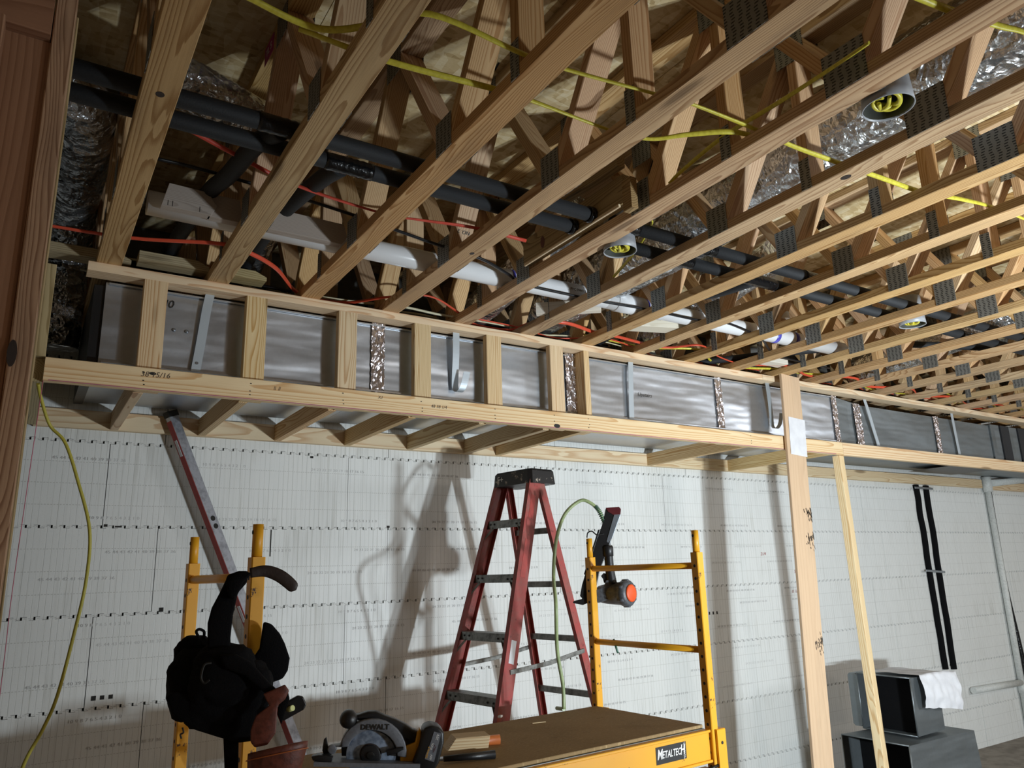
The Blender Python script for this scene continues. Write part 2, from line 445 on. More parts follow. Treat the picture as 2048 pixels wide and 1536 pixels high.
def sweep_mesh(path, rad, n=10, flat=1.0, up=(0, 0, 1), caps=True, twist=0.0):
    """tube along path, rad number or function(t, i); flat squeezes across the up direction"""
    vs, fs = [], []
    N = len(path); upv = V(up)
    side_prev = None
    for i, p in enumerate(path):
        d = (path[min(i + 1, N - 1)] - path[max(i - 1, 0)]).normalized()
        if side_prev is None:
            s = d.cross(upv)
            if s.length < .05: s = d.cross(V((1, 0, 0)))
            s.normalize()
        else:
            s = side_prev - d * side_prev.dot(d)
            s.normalize()
        side_prev = s; u = s.cross(d)
        t = i / (N - 1)
        a0 = twist * t
        for k in range(n):
            a = 2 * PI * k / n
            r = rad(t, a) if callable(rad) else rad
            ss, uu = math.cos(a) * r, math.sin(a) * r * flat
            s2 = s * math.cos(a0) + u * math.sin(a0); u2 = u * math.cos(a0) - s * math.sin(a0)
            vs.append(p + s2 * ss + u2 * uu)
    for i in range(N - 1):
        for k in range(n):
            fs.append((i * n + k, i * n + (k + 1) % n, (i + 1) * n + (k + 1) % n, (i + 1) * n + k))
    if caps: fs += [tuple(range(n - 1, -1, -1)), tuple(range((N - 1) * n, N * n))]
    me = mesh(vs, fs, 'sweep')
    bm = bmesh.new(); bm.from_mesh(me); bmesh.ops.recalc_face_normals(bm, faces=bm.faces); bm.to_mesh(me); bm.free()
    return smooth_sides(me)
def sweep(name, pts, rad, mat, parent=None, n=10, flat=1.0, up=(0, 0, 1), sub=8, twist=0.0):
    path = spline(pts, sub)
    o0 = path[len(path) // 2].copy()
    me = sweep_mesh([p - o0 for p in path], rad, n, flat, up, twist=twist)
    return link(name, me, mat, parent, Matrix.Translation(o0))
def bm_obj(name, bm, mat, parent=None, mx=None, smooth=False):
    bmesh.ops.recalc_face_normals(bm, faces=bm.faces)
    me = bpy.data.meshes.new(name); bm.to_mesh(me); bm.free()
    return link(name, me, mat, parent, mx, smooth)
def prism(name, pts, y0, y1, mat, parent=None, mx=None, bevel=0.0, smooth=False):
    """outline in local XZ extruded from y0 to y1"""
    bm = bmesh.new()
    a = [bm.verts.new((x, y0, z)) for x, z in pts]; b = [bm.verts.new((x, y1, z)) for x, z in pts]
    n = len(pts)
    bm.faces.new(a); bm.faces.new(list(reversed(b)))
    for i in range(n): bm.faces.new((a[i], b[i], b[(i + 1) % n], a[(i + 1) % n]))
    if bevel:
        bmesh.ops.recalc_face_normals(bm, faces=bm.faces)
        es = [e for e in bm.edges if e.is_manifold and e.calc_face_angle(0) > .5]
        bmesh.ops.bevel(bm, geom=es, offset=bevel, segments=2, affect='EDGES', profile=.5)
    return bm_obj(name, bm, mat, parent, mx, smooth)
def text(name, s, size, mx, mat, parent=None, ext=.0004, shear=0.0, align='CENTER', bold=0.0, sx=1.0):
    cu = bpy.data.curves.new('t', 'FONT'); cu.body = s; cu.size = size; cu.extrude = ext; cu.shear = shear
    cu.align_x = align; cu.align_y = 'CENTER'; cu.resolution_u = 2; cu.offset = bold
    tmp = bpy.data.objects.new('t', cu); COL.objects.link(tmp)
    dg = bpy.context.evaluated_depsgraph_get()
    me = bpy.data.meshes.new_from_object(tmp.evaluated_get(dg)); me.materials.clear()
    bpy.data.objects.remove(tmp); bpy.data.curves.remove(cu)
    if sx != 1.0: me.transform(Matrix.Diagonal((sx, 1, 1, 1)))
    return link(name, me, mat, parent, mx)
def copy_tree(o, parent=None):
    c = o.copy(); COL.objects.link(c); c.parent = parent
    for ch in [x for x in o.children]: copy_tree(ch, c)
    return c
def lathe(name, prof, mat, parent=None, mx=None, n=24, smooth=True, cap0=True):
    """profile (r, z) around local Z"""
    vs, fs = [], []
    for r, z in prof:
        for i in range(n):
            a = 2 * PI * i / n; vs.append((r * math.cos(a), r * math.sin(a), z))
    for j in range(len(prof) - 1):
        for i in range(n):
            fs.append((j * n + i, j * n + (i + 1) % n, (j + 1) * n + (i + 1) % n, (j + 1) * n + i))
    fs += ([tuple(range(n - 1, -1, -1))] if cap0 else []) + [tuple(range((len(prof) - 1) * n, len(prof) * n))]
    me = mesh(vs, fs, 'lathe')
    bm = bmesh.new(); bm.from_mesh(me); bmesh.ops.recalc_face_normals(bm, faces=bm.faces); bm.to_mesh(me); bm.free()
    for p in me.polygons: p.use_smooth = smooth and len(p.vertices) < 5
    return link(name, me, mat, parent, mx)

def measure(O, xd, px, py):
    """where the sight line of a photo pixel meets the upright plane through O that holds the direction xd -> (along, up) in metres"""
    a, b = (px - 1024) / 1516.76, (py - 768) / 1516.76
    d = V([R[0][i] * a + R[1][i] * b + R[2][i] for i in range(3)])
    n = V((-xd.y, xd.x, 0)); c = V((0, 0, 1.71))
    p = c + d * ((O - c).dot(n) / d.dot(n))
    return (p - O).dot(xd), p.z - O.z
W2, T2 = .0889, .0381                       # 2x4
ZJ = 2.947                                  # underside of the trusses
RAILY, PLY, WALLY = 3.171, 3.209, 4.15
X0, X1, Y0 = -.20, 13.0, -5.5

# ------------------------------------------------------------------ setting: floor, walls, subfloor
structure(box('floor', (X0 - .1, Y0, -.12), (X1, WALLY + .2, 0.0), 'concrete', ch=.0001))
structure(box('wall_right', (X1, Y0, -.12), (X1 + .1, WALLY + .2, 3.56), 'foam', ch=.0001))
structure(box('wall_front', (X0, Y0 - .1, -.12), (X1, Y0, 3.56), 'drywall', ch=.0001))
structure(box('wall_left', (X0 - .1, Y0, 0), (X0, 3.05, 2.94), 'drywall', ch=.0001))
# back wall: backing + foam form blocks with castellated edges
wb = structure(box('wall_back', (X0 - 1.6, WALLY + .0405, -.12), (X1, WALLY + .2, 3.56), 'seam', ch=.0001))
def foam_block_mesh(L=1.2192, H=.4064, th=.04, gap=.0016):
    top, N = [], 48
    st = L / N
    for i in range(N):
        d = .0065 if i % 2 else -.0065
        top += [(-L / 2 + i * st + (gap if i == 0 else 0), d), (-L / 2 + (i + 1) * st - (gap if i == N - 1 else 0), d)]
    up = [(x, H / 2 + d - gap / 2) for x, d in top]; dn = [(x, -H / 2 + d + gap / 2) for x, d in top]
    vs = [(x, 0, z) for x, z in up] + [(x, 0, z) for x, z in dn]
    n = len(up)
    vs += [(x, th, z) for x, y, z in vs]
    fs = []
    for i in range(n - 1):
        if abs(up[i][0] - up[i + 1][0]) > 1e-6: fs.append((i, i + 1, n + i + 1, n + i))      # front quads
    m = 2 * n
    for i in range(n - 1):
        fs.append((i + 1, i, m + i, m + i + 1)); fs.append((n + i, n + i + 1, m + n + i + 1, m + n + i))
    fs += [(0, n, m + n, m), (2 * n - 1, n - 1, m + n - 1, m + 2 * n - 1)]
    return mesh(vs, fs, 'foam_block')
fb = foam_block_mesh(); fb.materials.append(M['foam'])
zc = 2.385 + .2032 + .4064
rowi = 0
while zc > -.2:
    off = (.331 if rowi % 2 == 0 else .577) - 1.2192 * 2
    k = 0
    while off + 1.2192 * k < X1:
        x = off + 1.2192 * (k + .5)
        if x > -1.9:
            link('foam_block', fb, None, wb, Matrix.Translation((x, WALLY + random.uniform(-.0012, .0012), zc)))
        k += 1
    zc -= .4064; rowi += 1
ceil = structure(box('ceiling', (X0 - 1.6, Y0, 3.578), (X1, WALLY + .2, 3.70), 'seam', ch=.0001))
ix = 0
x = -1.75
while x < X1:
    y = -5.4 + (0 if ix % 2 else 1.2192) - 2.4384
    while y < WALLY:
        ya, yb = max(y, Y0), min(y + 2.4384, WALLY + .04)
        if yb - ya > .1:
            box('osb_sheet', (x + .0015, ya + .0015, 3.558), (min(x + 1.2192, X1) - .0015, yb - .0015, 3.577), 'osb', ceil, ch=.001)
        y += 2.4384
    x += 1.2192; ix += 1
# ink stamps on the subfloor sheets
for (sx_, sy_, s_, sz_, rz_) in ((.27, 2.05, '24 OC', .07, .1), (1.18, 1.62, 'T&G', .05, 1.5), (1.3, 2.1, '5/1', .07, .2), (.9, 2.35, '7', .1, .3), (3.2, 1.3, '24', .08, .1), (1.22, 1.05, 'EXP 1', .06, 1.5)):
    text('ink_stamp', s_, sz_, Matrix.Translation((sx_, sy_, 3.5572)) @ Matrix.Rotation(PI, 4, 'X') @ Matrix.Rotation(rz_, 4, 'Z'), 'ink', ceil)

# ------------------------------------------------------------------ floor trusses
TX = [.1429, .5568, .9565, 1.3504, 1.7433, 2.1377, 2.5451, 2.9300, 3.345, 3.755] + [4.165 + .4064 * i for i in range(12)]
ORD = ['leftmost', 'second', 'third', 'fourth', 'fifth', 'sixth', 'seventh', 'eighth', 'ninth', 'tenth', 'eleventh', 'twelfth', 'thirteenth', 'fourteenth', 'fifteenth', 'sixteenth', 'seventeenth', 'eighteenth', 'nineteenth', 'twentieth', 'twenty-first', 'twenty-second']
YA, YB = -2.6, 4.13
ZT = 3.557
def plate_mesh(wd, ht):
    return mesh([(x, y * wd / 2, z * ht / 2) for x in (-.0008, .0008) for y, z in ((-1, -1), (1, -1), (1, 1), (-1, 1))],
                [(0, 3, 2, 1), (4, 5, 6, 7), (0, 1, 5, 4), (1, 2, 6, 5), (2, 3, 7, 6), (3, 0, 4, 7)], 'plate')
_pm = {}
def tplate(parent, x, y, z, wd, ht):
    k = (wd, ht)
    if k not in _pm: _pm[k] = plate_mesh(wd, ht); _pm[k].materials.append(M['plate'])
    return link('truss_plate', _pm[k], None, parent, Matrix.Translation((x, y, z)))
def make_truss():
    x = TX[0]; xc = x + W2 / 2
    t = thing('floor_truss', (x, YB, ZJ), '', 'truss', 'open-web wooden floor trusses overhead')
    board('bottom_chord', (xc, YA, ZJ + T2 / 2), (xc, YB, ZJ + T2 / 2), W2, T2, (1, 0, 0), 'chord', t)
    board('top_chord', (xc, YA, ZT - T2 / 2), (xc, YB, ZT - T2 / 2), W2, T2, (1, 0, 0), 'chord', t)
    bot = [-1.36, -.60, .18, 1.00, 1.82, 2.58, 3.36]
    top = [-1.75, -.98, -.20, .60, 1.42, 2.20, 2.96, 3.75]
    zb, zt = ZJ + T2 + .001, ZT - T2 - .001
    for i, b in enumerate(bot):
        for tt, s in ((top[i], -1), (top[i + 1], 1)):
            p0 = V((xc, b + s * .026, zb)); p1 = V((xc, tt - s * .03, zt))
            d = p1 - p0; k = d.y / d.z            # horizontal cuts
            # thickness axis Z = X x Ydir
            board('web', p0, p1, W2 - .002, T2, (1, 0, 0), 'web', t, *( (-k * s * s, -k * s * s) if 0 else cutpair(p0, p1)))
    for v in (-.20, 1.42, 2.96):
        board('web', (xc, v, zb), (xc, v, zt), W2 - .002, T2, (1, 0, 0), 'web', t)
    board('web', (xc, YB - .02, zb), (xc, YB - .02, zt), W2 - .002, T2, (1, 0, 0), 'web', t)
    for sx_ in (x - .001, x + W2 + .001):
        for b in bot:
            big = abs(b - 1.0) < .01
            wd, ht = (.125, .125) if big else (.098, .112)
            tplate(t, sx_, b, ZJ + ht / 2 + .001, wd, ht)
        for v in (-.20, 1.42, 2.96): tplate(t, sx_, v, ZJ + .058, .040, .112)
        for v in top: tplate(t, sx_, v, ZT - .058, .115, .112)
    return t
def cutpair(p0, p1):
    # end faces horizontal: x-shift per unit local z so that the end plane is level
    d = (p1 - p0).normalized(); zax = d.cross(V((1, 0, 0)))
    if abs(d.z) < 1e-6: return 0, 0
    k = -zax.z / d.z
    return k, k
proto = make_truss()
trusses = []
for i, xx in enumerate(TX):
    o = proto if i == 0 else copy_tree(proto)
    o.location.x = xx
    if i == 0: lb = 'leftmost open-web wooden floor truss, beside the silver flex duct elbow'
    elif i == 4: lb = 'fifth open-web floor truss from the left, carrying the drilled backer boards'
    elif i == 9: lb = 'tenth open-web floor truss from the left, ending near the tall post'
    else: lb = ORD[i] + ' open-web wooden floor truss from the left along the soffit'
    o['label'] = lb
    trusses.append(o)
# magenta tags and lumber stamps on some trusses
for i, y, z in ((2, .85, 3.50), (3, 1.32, 3.50), (5, .80, 3.49), (6, 1.25, 3.49), (1, 2.35, 3.5)):
    tg = link('label_tag', plate_mesh(.11, .07), 'tag', trusses[i], Matrix.Translation((TX[i] - .002 if 0 else TX[i] - .0022, y, z)))
    tg['label'] = 'magenta paper tag'
    text('tag_print', 'TL 5', .038, Matrix.Translation((TX[i] - .0034, y, z)) @ frame((0, 0, 0), (0, -1, 0), z=(-1, 0, 0)), 'white_ink', tg)
def stamp(i, s, y, z, size, slope=0):
    text('grade_stamp', s, size, frame((TX[i] - .0012, y, z), (0, -1, slope), z=(-1, 0, 0)), 'ink', trusses[i])
for i, x_, y_, a_, b_ in ((0, .045, 1.94, .011, .013), (5, .04, 1.30, .014, .018), (3, .05, 2.43, .009, .012)):
    link('knot', cyl_mesh(1, 1, .0008, 14), 'dark_leather', trusses[i], Matrix.Translation((TX[i] + x_, y_, ZJ - .0003)) @ Matrix.Diagonal((a_, b_, 1, 1)))
def web_stamp(i, yb, yt, dist, s_, size):
    xc = TX[i] + W2 / 2
    p0 = V((xc, yb, ZJ + T2)); d = (V((xc, yt, ZT - T2)) - p0).normalized(); nn = d.cross(V((1, 0, 0))).normalized()
    if nn.y > 0: nn = -nn
    text('grade_stamp', s_, size, frame(p0 + d * dist + nn * (T2 / 2 + .0008), (-1, 0, 0), z=nn), 'ink', trusses[i])
web_stamp(3, 2.554, 2.23, .10, 'NO. 2', .022)
web_stamp(7, 2.554, 2.23, .13, 'NO. 2', .022)
# ------------------------------------------------------------------ soffit frame
sf = thing('soffit_frame', (3.0, PLY, ZJ), 'pale pine soffit framing of flat top plate, bottom rail, short studs and rungs', 'framing')
def plateboard(nm, xa, xb, y0, z0, dy, dz, mat='pine'):
    wd, th = (dy, dz)
    return board(nm, (xa, y0 + dy / 2, z0 + dz / 2), (xb, y0 + dy / 2, z0 + dz / 2), wd, th, (0, 1, 0), mat, sf) if dy > dz else \
        board(nm, (xa, y0 + dy / 2, z0 + dz / 2), (xb, y0 + dy / 2, z0 + dz / 2), dz, dy, (0, 0, 1), mat, sf)
ZPL = ZJ - T2
plateboard('top_plate', .116, 4.062, PLY, ZPL, W2, T2)
plateboard('top_plate', 4.064, 8.9, PLY, ZPL, W2, T2)
plateboard('top_plate', 8.902, 12.6, PLY, ZPL, W2, T2)
ZR = 2.441
plateboard('bottom_rail', .013, 4.784, RAILY, ZR, T2, W2)
plateboard('bottom_rail', 4.786, 9.8, RAILY, ZR, T2, W2)
plateboard('bottom_rail', 9.802, 12.6, RAILY, ZR, T2, W2)
plateboard('ledger', .0, 3.86, WALLY - T2, ZR, T2, W2)
plateboard('ledger', 3.862, 8.56, WALLY - T2, ZR, T2, W2)
plateboard('ledger', 8.70, 12.6, WALLY - T2, ZR - .01, T2, W2)
for x in (.319, .723, 1.137, 1.520, 1.927, 2.327):
    board('cripple_stud', (x + W2 / 2, PLY + T2 / 2 + .0005, ZR + .004), (x + W2 / 2, PLY + T2 / 2 + .0005, ZPL - .0005), W2, T2, (1, 0, 0), 'pine_stud', sf)
board('cripple_stud', (2.558 + T2 / 2, PLY + W2 / 2, ZR + .004), (2.558 + T2 / 2, PLY + W2 / 2, ZPL - .0005), W2, T2, (0, 1, 0), 'pine_stud', sf)
for x, m in ((-.022, 'treated'), (.318, 'rung'), (.722, 'rung'), (1.112, 'rung'), (1.507, 'rung'), (1.897, 'rung'), (2.288, 'rung'), (2.530, 'rung'), (3.815, 'rung'), (4.668, 'rung')):
    ya = RAILY + T2 + .0005
    if x in (.318, .722, 1.112, 1.507, 1.897, 2.288): ya += T2 + .001
    if x == 2.530: x = 2.517
    board('rung', (x + T2 / 2, ya, ZR + W2 / 2 + .0005), (x + T2 / 2, WALLY - T2 - .0005, ZR + W2 / 2 + .0005), W2 - .001, T2, (0, 0, 1), m, sf)
# pink chalk line snapped on the rail underside edge, nail heads, pencil marks
box('chalk_line', (.03, RAILY - .0006, ZR + .0005), (4.7, RAILY, ZR + .0045), 'chalk', sf, ch=.0002)
nails = []
for x in (.345, .749, 1.15, 1.54, 1.94, 2.31, 2.54, 3.84):
    for k, dz in enumerate((.018, .034, .066)):
        nails.append((x + random.uniform(-.004, .006), dz))
for x, dz in nails:
    box('nail_head', (x - .003, RAILY - .0008, ZR + dz), (x + .003, RAILY + .0005, ZR + dz + .004), 'ink', sf, ch=.0002)
def face_text(nm, s, size, x, y, z, mat, parent, rot=0.0, **kw):
    return text(nm, s, size, frame((x, y, z), (math.cos(rot), 0, math.sin(rot)), z=(0, -1, 0)), mat, parent, **kw)
face_text('pencil_mark', '38 15/16', .03, .385, RAILY - .0006, ZR + .062, 'ink_soft', sf, .02, shear=.2)
face_text('pencil_mark', 'X1', .02, 1.33, RAILY - .0006, ZR + .066, 'ink_soft', sf, 0, shear=.2)
face_text('pencil_mark', '48 38 1/4', .022, 1.63, RAILY - .0006, ZR + .05, 'ink_soft', sf, 0, shear=.2)
face_text('pencil_mark', '||  ||', .018, .86, RAILY - .0006, ZR + .06, 'ink_soft', sf, 0, shear=.2)
# knots on the rail
def knot(x, z, a, b, parent=sf, y=RAILY, mat='ink'):
    m = frame((x, y - .0004, z), (1, 0, 0), z=(0, -1, 0)) @ Matrix.Diagonal((a, b, 1, 1))
    link('knot', cyl_mesh(1, 1, .0008, 14), mat, parent, m)
knot(.375, ZR + .067, .013, .006)
knot(2.325, ZR + .012, .020, .011)
# bolts
# ------------------------------------------------------------------ tall posts
t = thing('leaning_board', (4.1, 3.11, 0), 'tall smooth orange-tan board standing in front of the soffit with taped paper', 'board')
b0 = V((4.095, 3.138, 0.0)); b1 = V((4.262, 3.150, ZJ - .004))
bd = board('plank', b0, b1, .184, .020, (1, 0, 0), 'maple', t)
dirv = (b1 - b0).normalized()
pm = frame(b0 + dirv * 2.53 + V((.02, -.0112, 0)), V((1, 0, -.075)), y=dirv)
bm = bmesh.new()
gx, gz = 8, 12
vv = [[bm.verts.new(((i / gx - .5) * .165, (j / gz - .5) * .25, .0015 + .0025 * noise.noise(V((i * .8, j * .7, 3))))) for i in range(gx + 1)] for j in range(gz + 1)]
for j in range(gz):
    for i in range(gx): bm.faces.new((vv[j][i], vv[j][i + 1], vv[j + 1][i + 1], vv[j + 1][i]))
pp = bm_obj('paper_note', bm, 'paper', t, pm, True); pp['label'] = 'blank pale paper sheet'
for f_, h_ in ((.075, 2.02), (.078, 1.86), (.072, 1.24)):
    q_ = b0 + dirv * h_
    for k in range(34):
        ox, oz = min(.014, random.gauss(-.012, .022)), random.gauss(0, .024)
        link('scuff_mark', cyl_mesh(1, 1, .0006, 8), 'ink_soft', t, frame(q_ + V((f_ + ox, -.0106, oz)), (1, 0, .15), z=(0, -1, 0)) @ Matrix.Diagonal((random.uniform(.0015, .005), random.uniform(.004, .016), 1, 1)))
tag(board('stud', (4.84, 3.225, .0), (4.795, 3.225, ZR - .001), .078, .052, (math.cos(math.radians(14)), math.sin(math.radians(14)), 0), 'pine'),
    'slim pale pine stud holding up the soffit rail, right of the smooth board', 'stud')

# left stud wall near the camera
t = thing('wall_framing', (-.08, 1.66, 0), 'close-up rough framing studs at the left edge of the picture', 'framing')
board('stud', (-.0345, 1.67, 0), (-.0335, 1.67, 2.94), .0381, .0889, (1, 0, 0), 'old_stud', t)
board('stud', (-.030, 1.765, 0), (-.029, 1.765, 2.94), .0381, .0889, (1, 0, 0), 'treated', t)
board('stud', (-.105, 1.655, 0), (-.095, 1.655, 2.80), .0889, .0381, (1, 0, 0), 'red_board', t)
board('stud', (-.155, 1.63, 0), (-.15, 1.63, 2.80), .0381, .0889, (1, 0, 0), 'red_board', t)
board('header', (-.19, 1.65, 2.845), (-.0545, 1.65, 2.845), .0889, .0889, (0, 0, 1), 'red_board', t)
link('knot', cyl_mesh(1, 1, .001, 16), 'dark_leather', t, frame((-.047, 1.6250, 2.13), (1, 0, 0), z=(0, -1, 0)) @ Matrix.Diagonal((.008, .026, 1, 1)))
tag(board('stud', (-.0035, RAILY + .045, ZR + W2 + .001), (-.0035, RAILY + .045, 2.893), .0889, .032, (0, 1, 0), 'treated'),
    'short greenish stud standing at the left end of the soffit rail', 'stud')

# ------------------------------------------------------------------ sheet-metal trunk duct inside the soffit
DY0, DY1, DZ0, DZ1 = 3.30, 4.085, 2.563, 2.900
t = thing('trunk_duct', (.19, DY0, DZ0), 'long rectangular galvanised sheet-metal duct inside the soffit framing', 'duct')
def duct_section(xa, xb, z0a, z1a, z0b, z1b, mat='galv', nm='duct_section', yf=DY0):
    nx = max(2, int((xb - xa) / .15)); nz = 6
    bm = bmesh.new(); g = []
    for i in range(nx + 1):
        u = i / nx; x = xa + (xb - xa) * u; z0, z1 = z0a + (z0b - z0a) * u, z1a + (z1b - z1a) * u
        ring = []
        for j in range(nz + 1):
            v = j / nz
            e = math.sin(PI * v) * math.sin(PI * min(1, max(0, u)))
            ring.append(bm.verts.new((x, yf - .006 * e * math.cos(3 * x), z0 + (z1 - z0) * v)))
        ring += [bm.verts.new((x, DY1, z1)), bm.verts.new((x, DY1, z0))]
        g.append(ring)
    m = len(g[0])
    for a, b in zip(g, g[1:]):
        for j in range(m): bm.faces.new((a[j], a[(j + 1) % m], b[(j + 1) % m], b[j]))
    bm.faces.new(g[0]); bm.faces.new(g[-1])
    o = bm_obj(nm, bm, mat, t, Matrix.Translation((0, 0, 0)))
    return o
duct_section(.19, 1.365, DZ0, DZ1, DZ0, DZ1)
duct_section(1.366, 2.525, DZ0, DZ1, DZ0, DZ1)
duct_section(2.526, 3.717, DZ0, DZ1, DZ0, DZ1)
duct_section(3.718, 4.95, DZ0, DZ1, DZ0, DZ1)
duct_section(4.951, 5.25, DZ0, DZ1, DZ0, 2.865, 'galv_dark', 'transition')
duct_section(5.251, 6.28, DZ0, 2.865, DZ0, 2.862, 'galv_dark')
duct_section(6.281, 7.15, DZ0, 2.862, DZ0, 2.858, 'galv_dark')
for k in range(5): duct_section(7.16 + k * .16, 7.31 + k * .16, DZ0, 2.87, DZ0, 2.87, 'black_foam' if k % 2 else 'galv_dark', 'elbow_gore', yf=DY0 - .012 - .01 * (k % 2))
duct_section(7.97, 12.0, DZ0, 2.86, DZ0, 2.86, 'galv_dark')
box('end_cap', (.150, DY0 + .012, DZ0 - .012), (.189, DY1, DZ1 - .01), 'black', t)
def tape(x, w_, z0, z1, lean=0):
    bm = bmesh.new(); ni, nj = 4, 26; vv = []
    for j in range(nj + 1):
        row = []
        for i in range(ni + 1):
            dx = (i / ni - .5) * w_ + lean * (j / nj); z = z0 + (z1 - z0) * j / nj
            row.append(bm.verts.new((x + dx + .003 * noise.noise(V((j * .9, i * 3.0, x))), DY0 - .008 - .009 * abs(noise.noise(V((i * 2.1, j * .8, x * 3)))), z)))
        vv.append(row)
    for j in range(nj):
        for i in range(ni): bm.faces.new((vv[j][i], vv[j][i + 1], vv[j + 1][i + 1], vv[j + 1][i]))
    bm_obj('foil_tape', bm, 'foil_tape', t, None, False)
for x, w_, z1 in ((1.365, .068, 2.905), (2.525, .075, 2.905), (3.717, .06, 2.905), (4.93, .055, 2.905), (5.20, .085, 2.87), (6.28, .07, 2.865)):
    tape(x, w_, DZ0 - .004, z1)
# seam lips along the top and bottom edge
for z in (DZ0 + .004, DZ1 - .006):
    box('seam_lip', (.2, DY0 - .012, z - .004), (4.9, DY0 - .004, z + .004), 'galv', t, ch=.001)
def hanger(x, kind, lean=0.0):
    y = DY0 - .014
    if kind == 'full':
        pts = [(x, y - .01, ZPL + .008), (x - .005 + lean * .3, y - .008, 2.83), (x - .010 + lean * .7, y - .004, 2.68), (x - .016 + lean, y - .004, DZ0 + .002)]
    else:
        pts = [(x, y - .030, ZPL + .008), (x + lean * .4, y - .026, 2.80), (x + lean, y - .012, 2.66), (x + lean + .004, y - .012, 2.612), (x + lean + .014, y - .035, 2.600), (x + lean + .026, y - .055, 2.63), (x + lean + .042, y - .062, 2.70)]
    P = spline(pts, 6); bm = bmesh.new(); rows = []
    for k, p in enumerate(P):
        d = (P[min(k + 1, len(P) - 1)] - P[max(k - 1, 0)]).normalized(); nn = V((0, -d.z, d.y)).normalized() * .0008
        rows.append([bm.verts.new(p + V((sx_ * .0185, 0, 0)) + nn * sn) for sx_, sn in ((-1, 1), (1, 1), (1, -1), (-1, -1))])
    for a, b in zip(rows, rows[1:]):
        for k in range(4): bm.faces.new((a[k], a[(k + 1) % 4], b[(k + 1) % 4], b[k]))
    bm.faces.new(rows[0]); bm.faces.new(rows[-1])
    bm_obj('hanger_strap', bm, 'strap', t)
hanger(.585, 'full', -.02); hanger(2.965, 'full'); hanger(5.29, 'full', .13); hanger(6.52, 'full', .05)
hanger(1.775, 'curl'); hanger(4.16, 'curl', .03)
for sx_, sz_ in ((.588, 2.885), (.552, 2.60)):
    link('screw', smooth_sides(cyl_mesh(.006, .006, .004, 12)), 'steel', t, frame((sx_, DY0 - .02, sz_), (1, 0, 0), z=(0, -1, 0)))
face_text('handwriting', 'Upstairs', .034, 3.075, DY0 - .0065, 2.722, 'ink', t, 0, shear=.25)
face_text('handwriting', 'J0', .05, .428, DY0 - .0045, 2.845, 'ink', t, 0, shear=.2)
for dx_ in (.455, .505):
    link('dimple', smooth_sides(cyl_mesh(.008, .004, .003, 10)), 'steel', t, frame((dx_, DY0 - .005, 2.737), (1, 0, 0), z=(0, -1, 0)))
# black membrane scrap and far duct box under the trunk, right end
tag(prism('black_membrane', [(0, 0), (.75, .0), (.9, .012), (.1, .012)], 0, .55, 'black', None, Matrix.Translation((7.0, 3.45, 2.533))), 'black membrane flap lying over the rungs at the right', 'membrane')

# ------------------------------------------------------------------ insulated line sets on the bottom chords
PZ = 3.013
def pipe_x(name, y, xa, xb, r, mat, label, cat, parts=None, z=None):
    t = thing(name, (xa, y, z or PZ), label, cat)
    rod('pipe', (xa, y, z or PZ), (xb, y, z or PZ), r, mat, t, 20)
    return t
ta = pipe_x('insulated_pipe', 2.035, -1.5, 1.69, .0262, 'black_foam', 'upper thick black insulated pipe left of the backer boards', 'pipe')
tb = pipe_x('insulated_pipe', 2.150, -1.5, 1.69, .0262, 'black_foam', 'lower thick black insulated pipe left of the backer boards', 'pipe')
tc = pipe_x('insulated_pipe', 2.040, 1.80, 8.6, .0262, 'black_foam', 'upper black insulated pipe right of the backer boards', 'pipe')
td = pipe_x('insulated_pipe', 2.185, 1.90, 8.6, .0262, 'black_foam', 'lower black insulated pipe right of the backer boards', 'pipe')
for par, y, spots in ((ta, 2.035, ((.46, .62), )), (tb, 2.150, ((.70, .86), )), (tc, 2.04, ((1.81, 1.93), (2.32, 2.36), (2.95, 3.12), (4.3, 4.45))), (td, 2.185, ((2.28, 2.37), (2.72, 2.92), (4.6, 4.8)))):
    for a, b in spots:
        me = sweep_mesh([V((a + (b - a) * i / 14 - (a + b) / 2, 0, 0)) for i in range(15)], lambda tt, an: .0285 + .0012 * math.sin(tt * 40 + an), 16)
        link('tape_wrap', me, 'black_tape', par, Matrix.Translation(((a + b) / 2, y, PZ)))
rod('pipe_end_collar', (1.675, 2.035, PZ), (1.70, 2.035, PZ), .031, 'black_tape', ta)
rod('pipe_end_collar', (1.675, 2.150, PZ), (1.70, 2.150, PZ), .031, 'black_tape', tb)
tag(sweep('branch_pipe', [(.535, 2.065, 3.02), (.50, 2.2, 3.04), (.475, 2.5, 3.065), (.455, 2.68, 3.09), (.43, 3.0, 3.09), (.40, 3.35, 3.05), (.38, 3.6, 2.95)], .030, 'black_foam', n=14),
    'black insulated branch pipe running back to the wall, leftmost of two', 'pipe')
tag(sweep('branch_pipe', [(.765, 2.18, 3.02), (.75, 2.3, 3.04), (.735, 2.52, 3.065), (.725, 2.8, 3.09), (.72, 3.2, 3.08), (.70, 3.5, 3.02)], .030, 'black_foam', n=14),
    'black insulated branch pipe running back to the wall, beside the second truss', 'pipe')
tag(sweep('branch_pipe', [(2.80, 2.21, 3.02), (2.79, 2.4, 3.03), (2.78, 2.7, 3.07), (2.76, 3.1, 3.04), (2.75, 3.5, 3.0)], .028, 'black_foam', n=14),
    'black insulated branch pipe rising over the white pipe near the tall board', 'pipe')
tag(sweep('branch_pipe', [(5.3, 2.2, 3.02), (4.9, 2.4, 3.04), (4.55, 2.62, 3.06), (4.0, 3.0, 3.03), (3.6, 3.4, 3.01)], .022, 'black_foam', n=12),
    'thin black insulated pipe slanting across the right-hand trusses', 'pipe')

